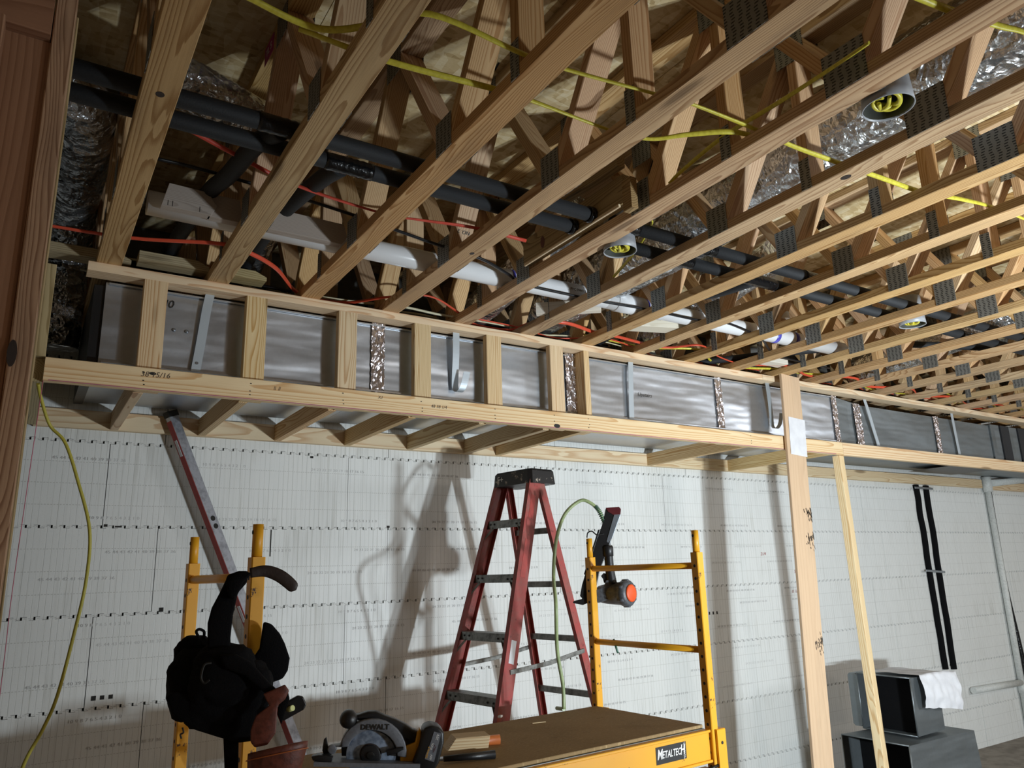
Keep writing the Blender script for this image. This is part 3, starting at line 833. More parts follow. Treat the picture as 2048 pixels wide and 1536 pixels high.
# backer boards nailed beside the fifth truss (pipes pass through bored holes)
t = thing('backer_boards', (1.70, 2.2, ZJ), 'doubled olive-brown backer boards fixed to the fifth truss where pipes end', 'board')
board('backer_board', (1.7225, 1.86, 3.046), (1.7225, 2.515, 3.046), .112, .036, (0, 0, 1), 'backer', t)
board('backer_board', (1.685, 1.84, 3.165), (1.685, 2.42, 3.185), .10, .036, (0, 0, 1), 'backer', t)
board('edge_strip', (1.70, 1.88, 2.984), (1.70, 2.50, 2.984), .01, .012, (1, 0, 0), 'pine', t)
board('edge_block', (1.7, 1.80, 3.0), (1.7, 1.845, 3.0), .03, .12, (1, 0, 0), 'backer', t)
link('knot', cyl_mesh(1, 1, .001, 16), 'leather', t, frame((1.7040, 2.37, 3.04), (0, 1, 0), z=(-1, 0, 0)) @ Matrix.Diagonal((.014, .026, 1, 1)))

# ------------------------------------------------------------------ white drain pipe
PY, PVZ, PR = 2.765, 3.031, .0445
t = thing('drain_pipe', (.2, PY, PVZ), 'white plastic drain pipe lying across the truss chords', 'pipe')
rod('pipe', (.26, PY, PVZ), (2.36, PY, PVZ), PR, 'pvc', t, 28)
rod('pipe', (2.36, PY, PVZ), (4.35, PY, PVZ - .0), PR, 'pvc', t, 28)
rod('coupling', (2.42, PY, PVZ), (2.60, PY, PVZ), PR + .005, 'pvc', t, 28)
rod('coupling', (2.66, PY, PVZ), (2.74, PY, PVZ), PR + .004, 'pvc', t, 28)
for a, b in ((1.785, 1.80), (2.615, 2.625), (3.63, 3.66), (3.80, 3.83)):
    o = rod('primer_band', (a, PY, PVZ), (b, PY, PVZ), PR + .0008, 'purple', t, 28)
face_text('pipe_print', 'PVC DWV 3 IN', .018, 2.17, PY - PR - .0004, PVZ - .002, 'ink_soft', t)
tag(rod('vent_riser', (3.42, 2.52, 3.02), (3.40, 2.52, 3.56), .033, 'pvc', None, 20), 'white riser pipe smeared with blue primer between the right trusses', 'pipe')
rr = bpy.data.objects[-1] if 0 else None
t = thing('support_block', (.3, 2.68, 2.99), 'grey weathered lumber block with kerf cuts in front of the white pipe', 'block')
prism('block', [(0, -.045), (.165, -.045), (.185, -.005), (.15, .042), (.02, .045)], -.019, .019, 'grey_wood', t, Matrix.Translation((.295, 2.69, 3.033)), .0015)
for kx in (.02, .035, .125): box('saw_kerf', (.295 + kx, 2.6705, 2.992), (.295 + kx + .002, 2.6715, 3.012), 'ink', t, ch=.0001)
t2 = prism('support_block', [(0, -.045), (.50, -.045), (.535, .005), (.50, .042), (0, .045)], -.019, .019, 'grey_wood', None, Matrix.Translation((.452, 2.665 + .035, 3.033)), .0015)
tag(t2, 'long grey weathered lumber block beside the white pipe, near the second truss', 'block')
tag(board('support_block', (2.10, 3.0, 3.008), (2.36, 2.80, 3.008), .06, .045, (0, 0, 1), 'white_wood'), 'whitish wood block under the white pipe, with square end', 'block')
tag(board('support_block', (2.62, 2.98, 3.008), (3.05, 2.84, 3.008), .10, .045, (0, 1, 0), 'white_wood'), 'whitewashed flat wood block right of the pipe coupling', 'block')
tag(board('support_block', (3.9, 3.1, 3.002), (4.14, 3.1, 3.002), .089, .032, (0, 1, 0), 'white_wood'), 'pale grey wood scrap above the tall board', 'block')
for xa, xb, lb in ((-.05, .27, 'greenish treated board lying above the soffit plate, at its left end'), (.29, .56, 'greenish treated board end with a slanted cut, left of the second truss'), (.62, .80, 'short greenish treated board just right of the second truss')):
    yc = 3.27 if xa < 0 else 3.20
    tag(prism('treated_scrap', [(0, 0), (xb - xa, 0), (xb - xa, .016), (xb - xa - .05, .038), (0, .038)], 0, .089, 'treated', None, Matrix.Translation((xa, yc, ZJ + T2 + .001 if xa < .5 else ZJ + T2 + .001)), .001), lb, 'board')

# ------------------------------------------------------------------ flexible foil ducts
def flex(name, pts, r, label, seed, ribs=70, amp=.10):
    path = spline(pts, 24)
    L = sum((b - a).length for a, b in zip(path, path[1:]))
    # resample
    N = int(L / .012); out = []; acc = 0; k = 0; step = L / N
    cur = 0.0; out.append(path[0])
    for a, b in zip(path, path[1:]):
        d = (b - a).length
        while cur + d >= step * len(out) and len(out) <= N:
            out.append(a.lerp(b, (step * len(out) - cur) / d if d else 0))
        cur += d
    o0 = out[len(out) // 2].copy()
    def rad(t_, a):
        s = t_ * L
        rib = .5 + .5 * math.cos(s * ribs * 2 * PI / 1.6)
        n_ = noise.noise(V((math.cos(a) * 3, math.sin(a) * 3, s * 14 + seed))) + .6 * noise.noise(V((math.cos(a) * 8, math.sin(a) * 8, s * 30 + seed)))
        return r * (1 + .035 * rib + amp * .5 * n_ * (.6 + .4 * noise.noise(V((s * 3, seed, 1)))))
    me = sweep_mesh([p - o0 for p in out], rad, 40)
    for p in me.polygons: p.use_smooth = len(p.vertices) < 5
    o = link(name, me, 'foil', None, Matrix.Translation(o0))
    return tag(o, label, 'duct')
flex('flex_duct', [(.04, 3.96, 2.78), (.04, 3.94, 2.95), (.04, 3.86, 3.18), (.04, 3.66, 3.34), (.045, 3.35, 3.385), (.045, 3.02, 3.40), (.02, 2.86, 3.41), (-.10, 2.76, 3.42), (-.35, 2.74, 3.42)], .102,
     'crinkled silver flex duct bending upward left of the first truss', 1.3, amp=.16)
flex('flex_duct', [(2.386, -1.2, 3.30), (2.386, .4, 3.30), (2.386, 1.2, 3.29), (2.386, 1.7, 3.24), (2.386, 2.2, 3.19), (2.386, 2.75, 3.18), (2.386, 3.3, 3.17), (2.386, 3.75, 3.15)], .145,
     'large shiny silver flex duct running between the sixth and seventh trusses', 5.1, amp=.07)
flex('flex_duct', [(.20, 2.40, 3.33), (.40, 2.45, 3.31), (.62, 2.53, 3.28), (.72, 2.75, 3.26), (.735, 3.1, 3.2), (.75, 3.6, 3.1)], .085,
     'dusky silver flex duct behind the black pipes between first and second truss', 9.0, amp=.12)
flex('flex_duct', [(1.98, 2.45, 3.30), (1.96, 2.75, 3.20), (1.95, 3.1, 3.12), (1.95, 3.42, 3.08), (1.95, 3.75, 3.06)], .085,
     'crumpled silver flex duct dropping between the fifth and sixth trusses', 12.0, amp=.2)
flex('flex_duct', [(3.12, 2.3, 3.25), (3.13, 2.9, 3.15), (3.13, 3.3, 3.11), (3.13, 3.7, 3.09)], .085,
     'silver flex duct between the eighth and ninth trusses', 15.0, amp=.15)
flex('flex_duct', [(5.25, 1.7, 3.3), (5.2, 2.4, 3.2), (5.2, 3.3, 3.1)], .11,
     'silver flex duct far right between the twelfth and thirteenth trusses', 17.0, amp=.1)

# ------------------------------------------------------------------ cables
def cable(name, pts, r, mat, label, flat=.5, tw=0.0, cat='cable', group=None):
    return tag(sweep(name, pts, r, mat, None, 8, flat, sub=7, twist=tw), label, cat, group)
cable('electrical_cable', [(.10, 1.56, 3.03), (.277, 1.569, 3.03), (.48, 1.59, 3.025), (.60, 1.50, 3.02), (.70, 1.398, 3.02), (.949, 1.384, 3.0), (1.087, 1.378, 3.0), (1.39, 1.335, 3.0), (1.51, 1.32, 3.0), (1.78, 1.315, 3.0), (1.95, 1.319, 3.0), (2.2, 1.307, 3.0), (2.40, 1.296, 3.0), (2.62, 1.282, 3.0), (2.80, 1.24, 3.0), (3.0, 1.212, 3.0), (3.4, 1.2, 3.0), (3.9, 1.22, 3.01), (4.8, 1.25, 3.0)], .0085, 'yellow_cable',
      'flat yellow electrical cable crossing all the trusses, nearer the camera', .55, 6)
cable('electrical_cable', [(.45, 1.62, 3.03), (.671, 1.584, 3.0), (.971, 1.545, 3.0), (1.083, 1.538, 3.0), (1.386, 1.541, 3.0), (1.516, 1.517, 3.0), (1.60, 1.44, 3.0), (1.71, 1.36, 3.0), (1.85, 1.335, 3.0)], .0085, 'yellow_cable',
      'flat yellow electrical cable behind the first one, ending past the fifth truss', .55, 5)
cable('electrical_cable', [(1.55, .76, 3.0), (1.68, .741, 3.0), (1.80, .722, 3.0), (1.93, .693, 3.0), (2.05, .665, 3.0), (2.5, .6, 3.0)], .0085, 'yellow_cable',
      'flat yellow electrical cable at the top right corner', .55, 2)
cable('electrical_cable', [(1.765, 1.69, 3.00), (1.756, 1.62, 3.01), (1.745, 1.42, 3.03), (1.735, 1.22, 3.02), (1.72, 1.05, 3.01), (1.70, .9, 3.0)], .007, 'yellow_cable',
      'yellow electrical cable running lengthwise beside the fifth truss', .55, 2)
cable('electrical_cable', [(1.92, 2.06, 3.03), (1.96, 2.02, 3.05), (2.05, 2.08, 3.08), (2.10, 2.25, 3.03), (2.15, 2.45, 3.0)], .006, 'yellow_cable',
      'yellow electrical cable arching out of the middle speaker can', .6, 2)
cable('control_cable', [(.15, 2.25, 3.10), (.25, 2.28, 3.09), (.425, 2.32, 3.06), (.62, 2.38, 3.04), (.783, 2.39, 3.02), (1.017, 2.38, 3.0), (1.146, 2.36, 3.0), (1.35, 2.32, 3.0), (1.6, 2.34, 3.01)], .0075, 'red_cable',
      'red cable sagging beneath the black pipes near the left', .6, 4)
def wavy(y0, z0, xa, xb, n, sy, sz, seed):
    rs = random.Random(seed); pts = []
    for i in range(n + 1):
        pts.append((xa + (xb - xa) * i / n, y0 + rs.uniform(-sy, sy), z0 + rs.uniform(0, sz)))
    return pts
cable('control_cable', [(-.1, 3.06, 2.995), (.237, 3.027, 2.995), (.541, 2.92, 2.995), (.66, 2.95, 2.995), (.80, 3.05, 2.99), (.95, 3.27, 2.99), (1.084, 3.33, 2.99), (1.22, 3.296, 2.99), (1.352, 3.14, 2.99), (1.511, 3.04, 2.99), (1.72, 3.16, 2.99), (1.9, 3.3, 2.99), (2.13, 3.298, 2.99), (2.17, 3.15, 2.99), (2.33, 3.06, 2.99), (2.574, 3.117, 2.99), (2.716, 3.115, 2.99), (3.017, 3.156, 2.99), (3.16, 3.139, 2.99), (3.3, 3.02, 2.99), (3.6, 3.15, 2.99), (3.9, 3.2, 2.99)] + [(4.2 + .35 * i, 3.12 + (.08 if i % 2 else -.03), 2.99) for i in range(10)], .0095, 'orange_tube',
      'flat orange-red cable weaving over the trusses above the soffit plate', .5, 9)
cable('control_cable', wavy(3.30, 2.995, 1.9, 8.5, 24, .07, .02, 3), .0055, 'orange_tube', 'thin orange-red cable behind the wider orange one', .7)
cable('electrical_cable', wavy(3.22, 3.0, 2.6, 8.6, 22, .09, .02, 5), .0075, 'yellow_cable', 'bright yellow cable tangled with the orange cables on the right', .6, 5)
cable('electrical_cable', wavy(3.33, 3.0, .2, 3.2, 14, .05, .02, 8), .0065, 'white_cable', 'cream cable just above the soffit plate', .6, 3)
cable('electrical_cable', wavy(3.42, 3.005, .3, 4.6, 16, .06, .03, 9), .0065, 'white_cable', 'second cream cable further back above the soffit plate', .6, 3)
cable('electrical_cable', wavy(3.55, 3.0, .1, 6.6, 20, .06, .05, 11), .0065, 'white_cable', 'rearmost cream cable above the duct', .6, 3)
for k in range(5):
    cable('data_cable', wavy(3.37 + .03 * k, 3.0 + .01 * k, -.1, 8.2, 18, .03, .03, 20 + k), .0065, 'black_cable',
          ['front black cable of the bundle above the soffit plate', 'second black cable of the bundle above the soffit plate', 'middle black cable of the bundle above the soffit plate', 'fourth black cable of the bundle above the soffit plate', 'rearmost black cable of the bundle above the soffit plate'][k], 1.0)
cable('data_cable', [(.25, 2.60, 3.12), (.45, 2.62, 3.13), (.9, 2.62, 3.10), (1.3, 2.58, 3.03), (1.51, 2.56, 3.0), (1.70, 2.64, 2.995), (1.833, 2.70, 2.99), (2.135, 2.71, 2.99), (2.287, 2.71, 2.99), (2.584, 2.69, 2.99), (2.933, 2.69, 2.99), (3.111, 2.65, 2.99), (3.5, 2.75, 2.99), (3.9, 2.95, 2.99), (4.5, 3.0, 2.99)], .008, 'black_cable',
      'black cable sagging along the front of the white drain pipe', .7)

# ------------------------------------------------------------------ speaker / lamp cans
def can(x, y, r, rot, label, tilt=.45):
    t = thing('ceiling_can', (x, y, 2.93), label, 'can light')
    n = 28; vs, fs = [], []
    rings = [(r, 0), (r * .97, 0.003), (r * .80, .11), (r * .78, .14), (.01, .142)]
    mx = Matrix.Translation((x, y, 2.93)) @ Matrix.Rotation(rot, 4, 'Z')
    lathe('can_body', [(.001, .156), (r * .86, .155), (r * .90, .10), (r * .97, .03), (r, .0), (r * .955, .0), (r * .93, .03), (r * .86, .10), (r * .82, .149), (.001, .149)], 'can', t, mx, n)
    lathe('can_inside', [(r * .925, .004), (r * .84, .10), (r * .80, .146), (.001, .146)], 'can_in', t, mx, n, cap0=False)
    c = []
    for i in range(40):
        a = i * 2 * PI * 2.6 / 40; rr_ = r * (.50 - .06 * math.sin(i * .7))
        c.append((x + rr_ * math.cos(a), y + rr_ * math.sin(a), 2.957 - .012 * math.sin(i * .5)))
    sweep('coiled_cable', c, .0065, 'yellow_cable', t, 8, sub=3)
    sweep('coiled_cable', [(x - r * .35, y - r * .3, 2.945), (x, y, 2.938), (x + r * .1, y + r * .35, 2.942), (x - r * .3, y + r * .2, 2.945)], .0055, 'yellow_cable', t, 8, sub=6)
    for a in (.3, 3.6):
        text('moulded_mark', 'UL', r * .16, mx @ Matrix.Translation((r * .70 * math.cos(a), r * .70 * math.sin(a), .1445)) @ Matrix.Rotation(PI, 4, 'X'), 'white_ink', t)
    return t
can(1.905, .985, .068, .3, 'grey ceiling can with coiled yellow cable at the upper right, beside the big silver duct')
can(1.885, 2.10, .066, 1.0, 'grey ceiling can with coiled yellow cable at the centre, next to the black pipes')
can(3.90, 2.08, .066, 2.0, 'grey ceiling can with white coil at the right, next to the black pipes')

# ------------------------------------------------------------------ yellow rolling scaffold
SA = math.radians(3.89); su = V((math.cos(SA), math.sin(SA), 0)); sv = V((-math.sin(SA), math.cos(SA), 0))
P1, P2, P3, P4 = V((2.348, 2.979, 0)), V((2.393, 2.321, 0)), V((.517, 2.855, 0)), V((.562, 2.196, 0))
ZS, ZN, ZP = 1.772, 1.862, 1.106
t = thing('scaffold', (1.45, 2.59, 0), 'yellow steel rolling scaffold with a worn plywood deck', 'scaffold', None)
SC = t
hs = .019
for P in (P1, P2, P3, P4):
    fr = board('upright', P + V((0, 0, .12)), P + V((0, 0, ZS)), .038, .038, su, 'scaf', t, ch=.003)
    rod('pin', P + V((0, 0, ZS)), P + V((0, 0, ZN)), .0145, 'scaf', t, 18)
    n_ = 0
    for k in range(30):
        z = ZS - .055 - .0508 * k
        if z < .25: break
        o = link('adjustment_hole', _hole if k or P is not P1 else smooth_sides(cyl_mesh(.0062, .0062, .0006, 10)), 'ink', fr, frame(P - su * .0193 + V((0, 0, z)), sv, z=-su))
        _hole = o.data
    link('pin_hole', _hole, 'ink', t, frame(P - su * .0148 + V((0, 0, ZN - .022)), sv, z=-su))
    rod('caster_stem', P + V((0, 0, .09)), P + V((0, 0, .13)), .012, 'dark_metal', t)
    rod('caster_wheel', P + sv * -.016 + V((0, 0, .055)), P + sv * .016 + V((0, 0, .055)), .055, 'black', t, 24)
for A, B in ((P1, P2), (P3, P4)):
    d = (B - A).normalized()
    for z in (1.718, 1.385, 1.0, .66, .33):
        rod('rung', A + d * .018 + V((0, 0, z)), B - d * .018 + V((0, 0, z)), .0135, 'scaf', t, 16)
    board('base_tube', A + d * .018 + V((0, 0, .16)), B - d * .018 + V((0, 0, .16)), .038, .038, (0, 0, 1), 'scaf', t)
# deck: plywood with metal edge, side channels
e1, e2 = (P1 + P2) / 2, (P3 + P4) / 2
dk = frame((e1 + e2) / 2 + V((0, 0, ZP - .006)), su, z=(0, 0, 1))
LX, LY = (e1 - e2).length - .06, (P1 - P2).length - .035
link('deck_board', lumber_mesh(LX, LY, .012, .002).copy(), 'ply', t, dk)
link('deck_edge', lumber_mesh(LX, LY + .012, .006, .001).copy(), 'galv_dark', t, dk @ Matrix.Translation((0, 0, -.010)))
for s in (-1, 1):
    y = s * ((P1 - P2).length / 2 + .0)
    link('side_rail', lumber_mesh(LX + .01, .012, .118, .002).copy(), 'scaf', t, dk @ Matrix.Translation((0, y, -.068)))
    for zz in (-.014, -.122):
        link('rail_flange', lumber_mesh(LX + .01, .032, .010, .002).copy(), 'scaf', t, dk @ Matrix.Translation((0, y - s * .0, zz)))
    for ex in (-1, 1):
        link('rail_sleeve', lumber_mesh(.05, .056, .16, .003).copy(), 'scaf', t, dk @ Matrix.Translation((ex * (LX / 2 + .052), y - s * -.002, -.09)))
        link('sleeve_bolt', smooth_sides(cyl_mesh(.006, .006, .003, 10)), 'ink', t, dk @ Matrix.Translation((ex * (LX / 2 + .052), y - .0305 if s < 0 else y + .0305, -.06)) @ Matrix.Rotation(PI / 2, 4, 'X'))
        rod('lock_pin', dk @ V((ex * (LX / 2 - .02), y + s * .02, -.19)), dk @ V((ex * (LX / 2 - .02), y + s * .02, -.14)), .006, 'dark_metal', t)
        rod('lock_pin', dk @ V((ex * (LX / 2 - .02), y + s * .02, -.145)), dk @ V((ex * (LX / 2 + .03), y + s * .02, -.140)), .006, 'dark_metal', t)
    link('brace_rail', lumber_mesh(LX - .02, .03, .025, .002).copy(), 'scaf', t, dk @ Matrix.Translation((0, y, -.155)))
    for ex in (-.42, 0, .42, .82):
        link('brace_strut', lumber_mesh(.03, .02, .06, .002).copy(), 'scaf', t, dk @ Matrix.Translation((ex, y, -.19)))
# maker's plate
fy = -(P1 - P2).length / 2 - .0066
lg = link('name_plate', lumber_mesh(.165, .001, .060, .0003).copy(), 'ink', t, dk @ Matrix.Translation((LX / 2 - .215, fy, -.062)))
face_m = dk @ Matrix.Translation((LX / 2 - .215, fy - .0007, -.062)) @ Matrix.Rotation(PI / 2, 4, 'X')
xl = -.073
for ch_, sz_, up_ in (('M', .050, .002), ('E', .034, -.001), ('T', .034, -.001), ('A', .034, -.001), ('L', .034, -.001), ('T', .034, -.001), ('E', .034, -.001), ('C', .034, -.001), ('H', .050, .002)):
    o = text('plate_lettering', ch_, sz_, face_m, 'white_ink', lg, align='LEFT', bold=.0005, sx=.72)
    xs_ = [v.co.x for v in o.data.vertices]
    o.matrix_basis = wm(lg).inverted() @ face_m @ Matrix.Translation((xl - min(xs_), up_, 0))
    xl += max(xs_) - min(xs_) + .0010
    o.data.transform(Matrix(((1, .18, 0, 0), (0, 1, 0, 0), (0, 0, 1, 0), (0, 0, 0, 1))))
for k in range(9):
    link('plate_stripe', lumber_mesh(.014, .0006, .0016, .0001).copy(), 'white_ink', lg, dk @ Matrix.Translation((LX / 2 - .215 + .071 + (k % 2) * .001, fy - .0006, -.038 - k * .0062)) @ Matrix.Rotation(-.8, 4, 'Y'))
# small hook dangling from the second rung
rod('safety_clip', P1.lerp(P2, .2) + V((0, 0, 1.40)), P1.lerp(P2, .24) + V((-.012, -.01, 1.345)), .005, 'hose_dark', t)

# ------------------------------------------------------------------ step ladder
LA = math.radians(-80.65); lu = V((math.cos(LA), math.sin(LA), 0)); lv = V((-math.sin(LA), math.cos(LA), 0))
LC = V((2.209, 3.529, 0)); Z1 = 1.989
t = thing('step_ladder', (2.45, 3.63, 0), 'red fibreglass step ladder with aluminium steps and black top cap', 'ladder')
def lfront(sg, z): h = Z1 - z; return LC + lu * sg * (.162 + .071 * h) - lv * .297 * h + V((0, 0, z))
def lrear(sg, z):
    h = Z1 - z; hc = Z1 + .28 - z
    return LC + lu * sg * (.154 + .071 * h) + lv * (.150 + .235 * hc) + V((0, 0, z))
ZC = Z1 + .225
def channel(nm, p0, p1, out, fwd, wd, fl, th, mat):
    """C-channel: web facing 'out', flanges pointing inwards"""
    d = (p1 - p0).normalized(); out = (out - d * out.dot(d)).normalized(); f = out.cross(d).normalized()
    if f.dot(fwd) < 0: f = -f
    sec = [(-wd / 2, 0), (wd / 2, 0), (wd / 2, -fl), (wd / 2 - th, -fl), (wd / 2 - th, -th), (-wd / 2 + th, -th), (-wd / 2 + th, -fl), (-wd / 2, -fl)]
    bm = bmesh.new(); o0 = (p0 + p1) / 2
    a = [bm.verts.new(p0 - o0 + f * x + out * y) for x, y in sec]; b = [bm.verts.new(p1 - o0 + f * x + out * y) for x, y in sec]
    bm.faces.new(a); bm.faces.new(b[::-1])
    for i in range(8): bm.faces.new((a[i], b[i], b[(i + 1) % 8], a[(i + 1) % 8]))
    return bm_obj(nm, bm, mat, t, Matrix.Translation(o0))
for sg in (-1, 1):
    f0, f1 = lfront(sg, 0.012), lfront(sg, ZC)
    channel('front_rail', f0 + lv * .04, f1 + lv * .04, lu * sg, lv, .080, .028, .004, 'fiber')
    r0, r1 = lrear(sg, 0.012), lrear(sg, ZC)
    channel('rear_rail', r0 - lv * .02, r1 - lv * .02, lu * sg, lv, .045, .024, .004, 'fiber')
    for q_, m_ in ((f0 + lv * .04, .09), (r0 - lv * .02, .055)):
        box('foot_pad', q_ - V((m_ / 2, .02, .012)), q_ + V((m_ / 2, .02, .02)), 'black', t)
    # stickers and printing on the rail
    d = (f1 - f0).normalized(); outd = (lu * sg - d * (lu * sg).dot(d)).normalized()
    if sg == 1:
        for h_, l_, m_ in ((.93, .17, 'maroon'), (1.33, .08, 'white_ink'), (1.78, .20, 'maroon'), (2.05, .13, 'maroon')):
            if h_ == 1.33: pass
            q_ = f0 + lv * .04 + (f1 - f0) * (h_ / ZC) + outd * .0006
            st_ = link('sticker', lumber_mesh(l_ if m_ != 'white_ink' else .11, .034, .0008, .0002).copy(), 'level_red' if m_ == 'maroon' else 'paper', t, frame(q_, d, z=outd))
for k in range(7):
    z = Z1 - .285 * k
    a, b = lfront(-1, z), lfront(1, z)
    dd = (b - a).normalized()
    a2, b2 = a + dd * .006, b - dd * .006
    c = (a2 + b2) / 2 + lv * .040
    st_ = link('step', lumber_mesh((b2 - a2).length, .076, .004, .001).copy(), 'alu', t, frame(c + V((0, 0, -.002)), dd, z=(0, 0, 1)))
    link('step_lip', lumber_mesh((b2 - a2).length, .003, .042, .001).copy(), 'alu', st_, frame((a2 + b2) / 2 + lv * .003 + V((0, 0, -.021)), dd, z=(0, 0, 1)))
    link('step_lip', lumber_mesh((b2 - a2).length, .003, .030, .001).copy(), 'alu', st_, frame((a2 + b2) / 2 + lv * .077 + V((0, 0, -.016)), dd, z=(0, 0, 1)))
    for sg, q_ in ((-1, a2), (1, b2)):
        pp0 = q_ - dd * sg * .055 + lv * .008 + V((0, 0, -.035)); pp1 = lfront(sg, z - .11) + lv * .008 - dd * sg * .004
        board('step_brace', pp0, pp1, .016, .003, lv, 'alu', t)
    for fr_ in (.12, .22, .80, .90):
        link('rivet', smooth_sides(cyl_mesh(.005, .005, .003, 8)), 'ink', st_, frame(a2.lerp(b2, fr_) - lv * .001 + V((0, 0, -.018 - .006 * (fr_ > .5))), dd, z=-lv))
    if k < 6:
        zz = Z1 - .06 - .285 * k
        a, b = lrear(-1, zz), lrear(1, zz); dd = (b - a).normalized()
        board('rear_bar', a + dd * .006 - lv * .02, b - dd * .006 - lv * .02, .032, .018, (0, 0, 1), 'alu', t)
# spreader braces
for sg in (-1, 1):
    a = lfront(sg, 1.245) + lv * .04 + lu * sg * .004; b = lrear(sg, 1.30) - lv * .02 + lu * sg * .004
    mid = (a + b) / 2 + V((0, 0, .0)); mid.z = 1.262
    board('spreader', a, mid, .022, .004, (0, 0, 1), 'alu', t); board('spreader', mid, b, .022, .004, (0, 0, 1), 'alu', t)
# cap
pc = (lfront(-1, ZC) + lfront(1, ZC)) / 2
cw = (lfront(1, ZC) - lfront(-1, ZC)).length + .03
cm = frame(pc + lv * .085 + V((0, 0, .0)), lu, z=(0, 0, 1))
bm = bmesh.new()
vs = []
for z, gx, gy in ((-.035, .5, .5), (.034, .48, .47), (.045, .455, .43)):
    vs.append([bm.verts.new((sx_ * cw * gx, sy_ * .20 * gy, z)) for sx_, sy_ in ((-1, -.85), (-.85, -1), (.85, -1), (1, -.85), (1, .85), (.85, 1), (-.85, 1), (-1, .85))])
for a, b in zip(vs, vs[1:]):
    for i in range(8): bm.faces.new((a[i], a[(i + 1) % 8], b[(i + 1) % 8], b[i]))
bm.faces.new(vs[0][::-1]); bm.faces.new(vs[-1])
bm_obj('top_cap', bm, 'cap', t, cm)
text('cap_scribble', 'F+', .05, cm @ Matrix.Translation((-.09, -.0975, .002)) @ Matrix.Rotation(PI / 2, 4, 'X'), 'white_ink', t)

# ------------------------------------------------------------------ nail gun hung on the scaffold rung, with its hose
g = math.atan2(2.74, 2.26); gx_ = V((math.sin(g), -math.cos(g), 0)); gy_ = V((math.cos(g), math.sin(g), 0))
GO = V((2.402, 2.954, 1.70)); PX = 3.68 / 1516.8
def G(px, py, dep=0.0):
    u, w_ = measure(GO, gx_, px, py); return GO + gx_ * u + V((0, 0, w_)) + gy_ * dep
t = thing('nail_gun', G(1225, 1210), 'black and grey pneumatic nail gun with orange end cap hanging on the scaffold', 'nail gun')
def gm(px, py, dep=0.0): return frame(G(px, py, dep), gx_, z=(0, 0, 1))
def gp(name, pts, d0, d1, mat, bevel=.003, smooth=False):
    return prism(name, [measure(GO, gx_, x, y) for x, y in pts], d0, d1, mat, t, frame(GO, gx_, z=(0, 0, 1)), bevel, smooth)
# magazine, slanting up to the right
gp('magazine', [(1168, 1200), (1160, 1192), (1164, 1170), (1176, 1130), (1206, 1045), (1211, 1018), (1238, 1018), (1240, 1026), (1226, 1068), (1216, 1100), (1200, 1140), (1192, 1178), (1184, 1200)], -.012, .014, 'black')
gp('magazine_cap', [(1211, 1016), (1238, 1014), (1242, 1019), (1241, 1029), (1226, 1030), (1216, 1024)], -.016, .018, 'maroon', .002)
gp('magazine_window', [(1229, 1027), (1241, 1029), (1224, 1077), (1216, 1086), (1213, 1083)], -.015, .010, 'clear', .001)
gp('nose', [(1146, 1206), (1147, 1202), (1164, 1198), (1166, 1180), (1174, 1178), (1178, 1205), (1166, 1210)], -.012, .012, 'black')
gp('mag_rail', [(1196, 1060), (1200, 1060), (1178, 1130), (1170, 1150), (1168, 1148), (1190, 1080)], -.02, -.006, 'black', .001)
sweep('belt_hook', [G(1174, 1076, -.02), G(1176, 1066, -.02), G(1184, 1063, -.02), G(1194, 1070, -.018), G(1208, 1068, -.012)], .0032, 'dark_metal', t, 8)
sweep('handle', [G(1216, 1096), G(1217, 1110), G(1219, 1135), G(1221, 1150), G(1224, 1168)], lambda tt, a: .0215 + .004 * tt ** 3, 'black', t, 18, sub=5)
lathe('handle_grip', [(.018, -.028), (.0255, -.024), (.0265, .018), (.022, .026)], 'black', t, Matrix.Translation(G(1216, 1102)), 20)
gp('air_fitting', [(1207, 1058), (1216, 1052), (1222, 1060), (1222, 1090), (1212, 1090)], -.008, .008, 'steel', .002)
# motor body: stout cylinder pointing right and toward the camera
bx = (gx_ * .80 - gy_ * .60).normalized(); bx.z = .02; bx.normalize()
bmx = frame(G(1236, 1187), bx, z=(0, 0, 1)) @ Matrix.Rotation(PI / 2, 4, 'Y')
lathe('motor_body', [(.02, -.115), (.040, -.105), (.048, -.06), (.052, -.01), (.055, .03), (.060, .034), (.061, .062), (.050, .074), (.01, .0745)], 'gun_grey', t, bmx, 26)
oc = lathe('end_cap', [(.004, .0751), (.040, .0752), (.041, .079), (.034, .083), (.003, .084)], 'orange', t, bmx, 26); oc['label'] = 'orange round end cap'
for a in range(6):
    an = a * PI / 3
    link('cap_bolt', smooth_sides(cyl_mesh(.008, .008, .034, 8)), 'gun_grey', t, bmx @ Matrix.Translation((.057 * math.cos(an), .057 * math.sin(an), .048)))
gp('trigger', [(1207, 1146), (1202, 1152), (1206, 1158), (1208, 1166), (1216, 1164), (1215, 1148)], -.006, .006, 'black', .001)
gp('grip_bridge', [(1184, 1180), (1196, 1178), (1208, 1172), (1212, 1160), (1232, 1160), (1240, 1190), (1200, 1205), (1186, 1206)], -.02, .02, 'gun_grey', .004)
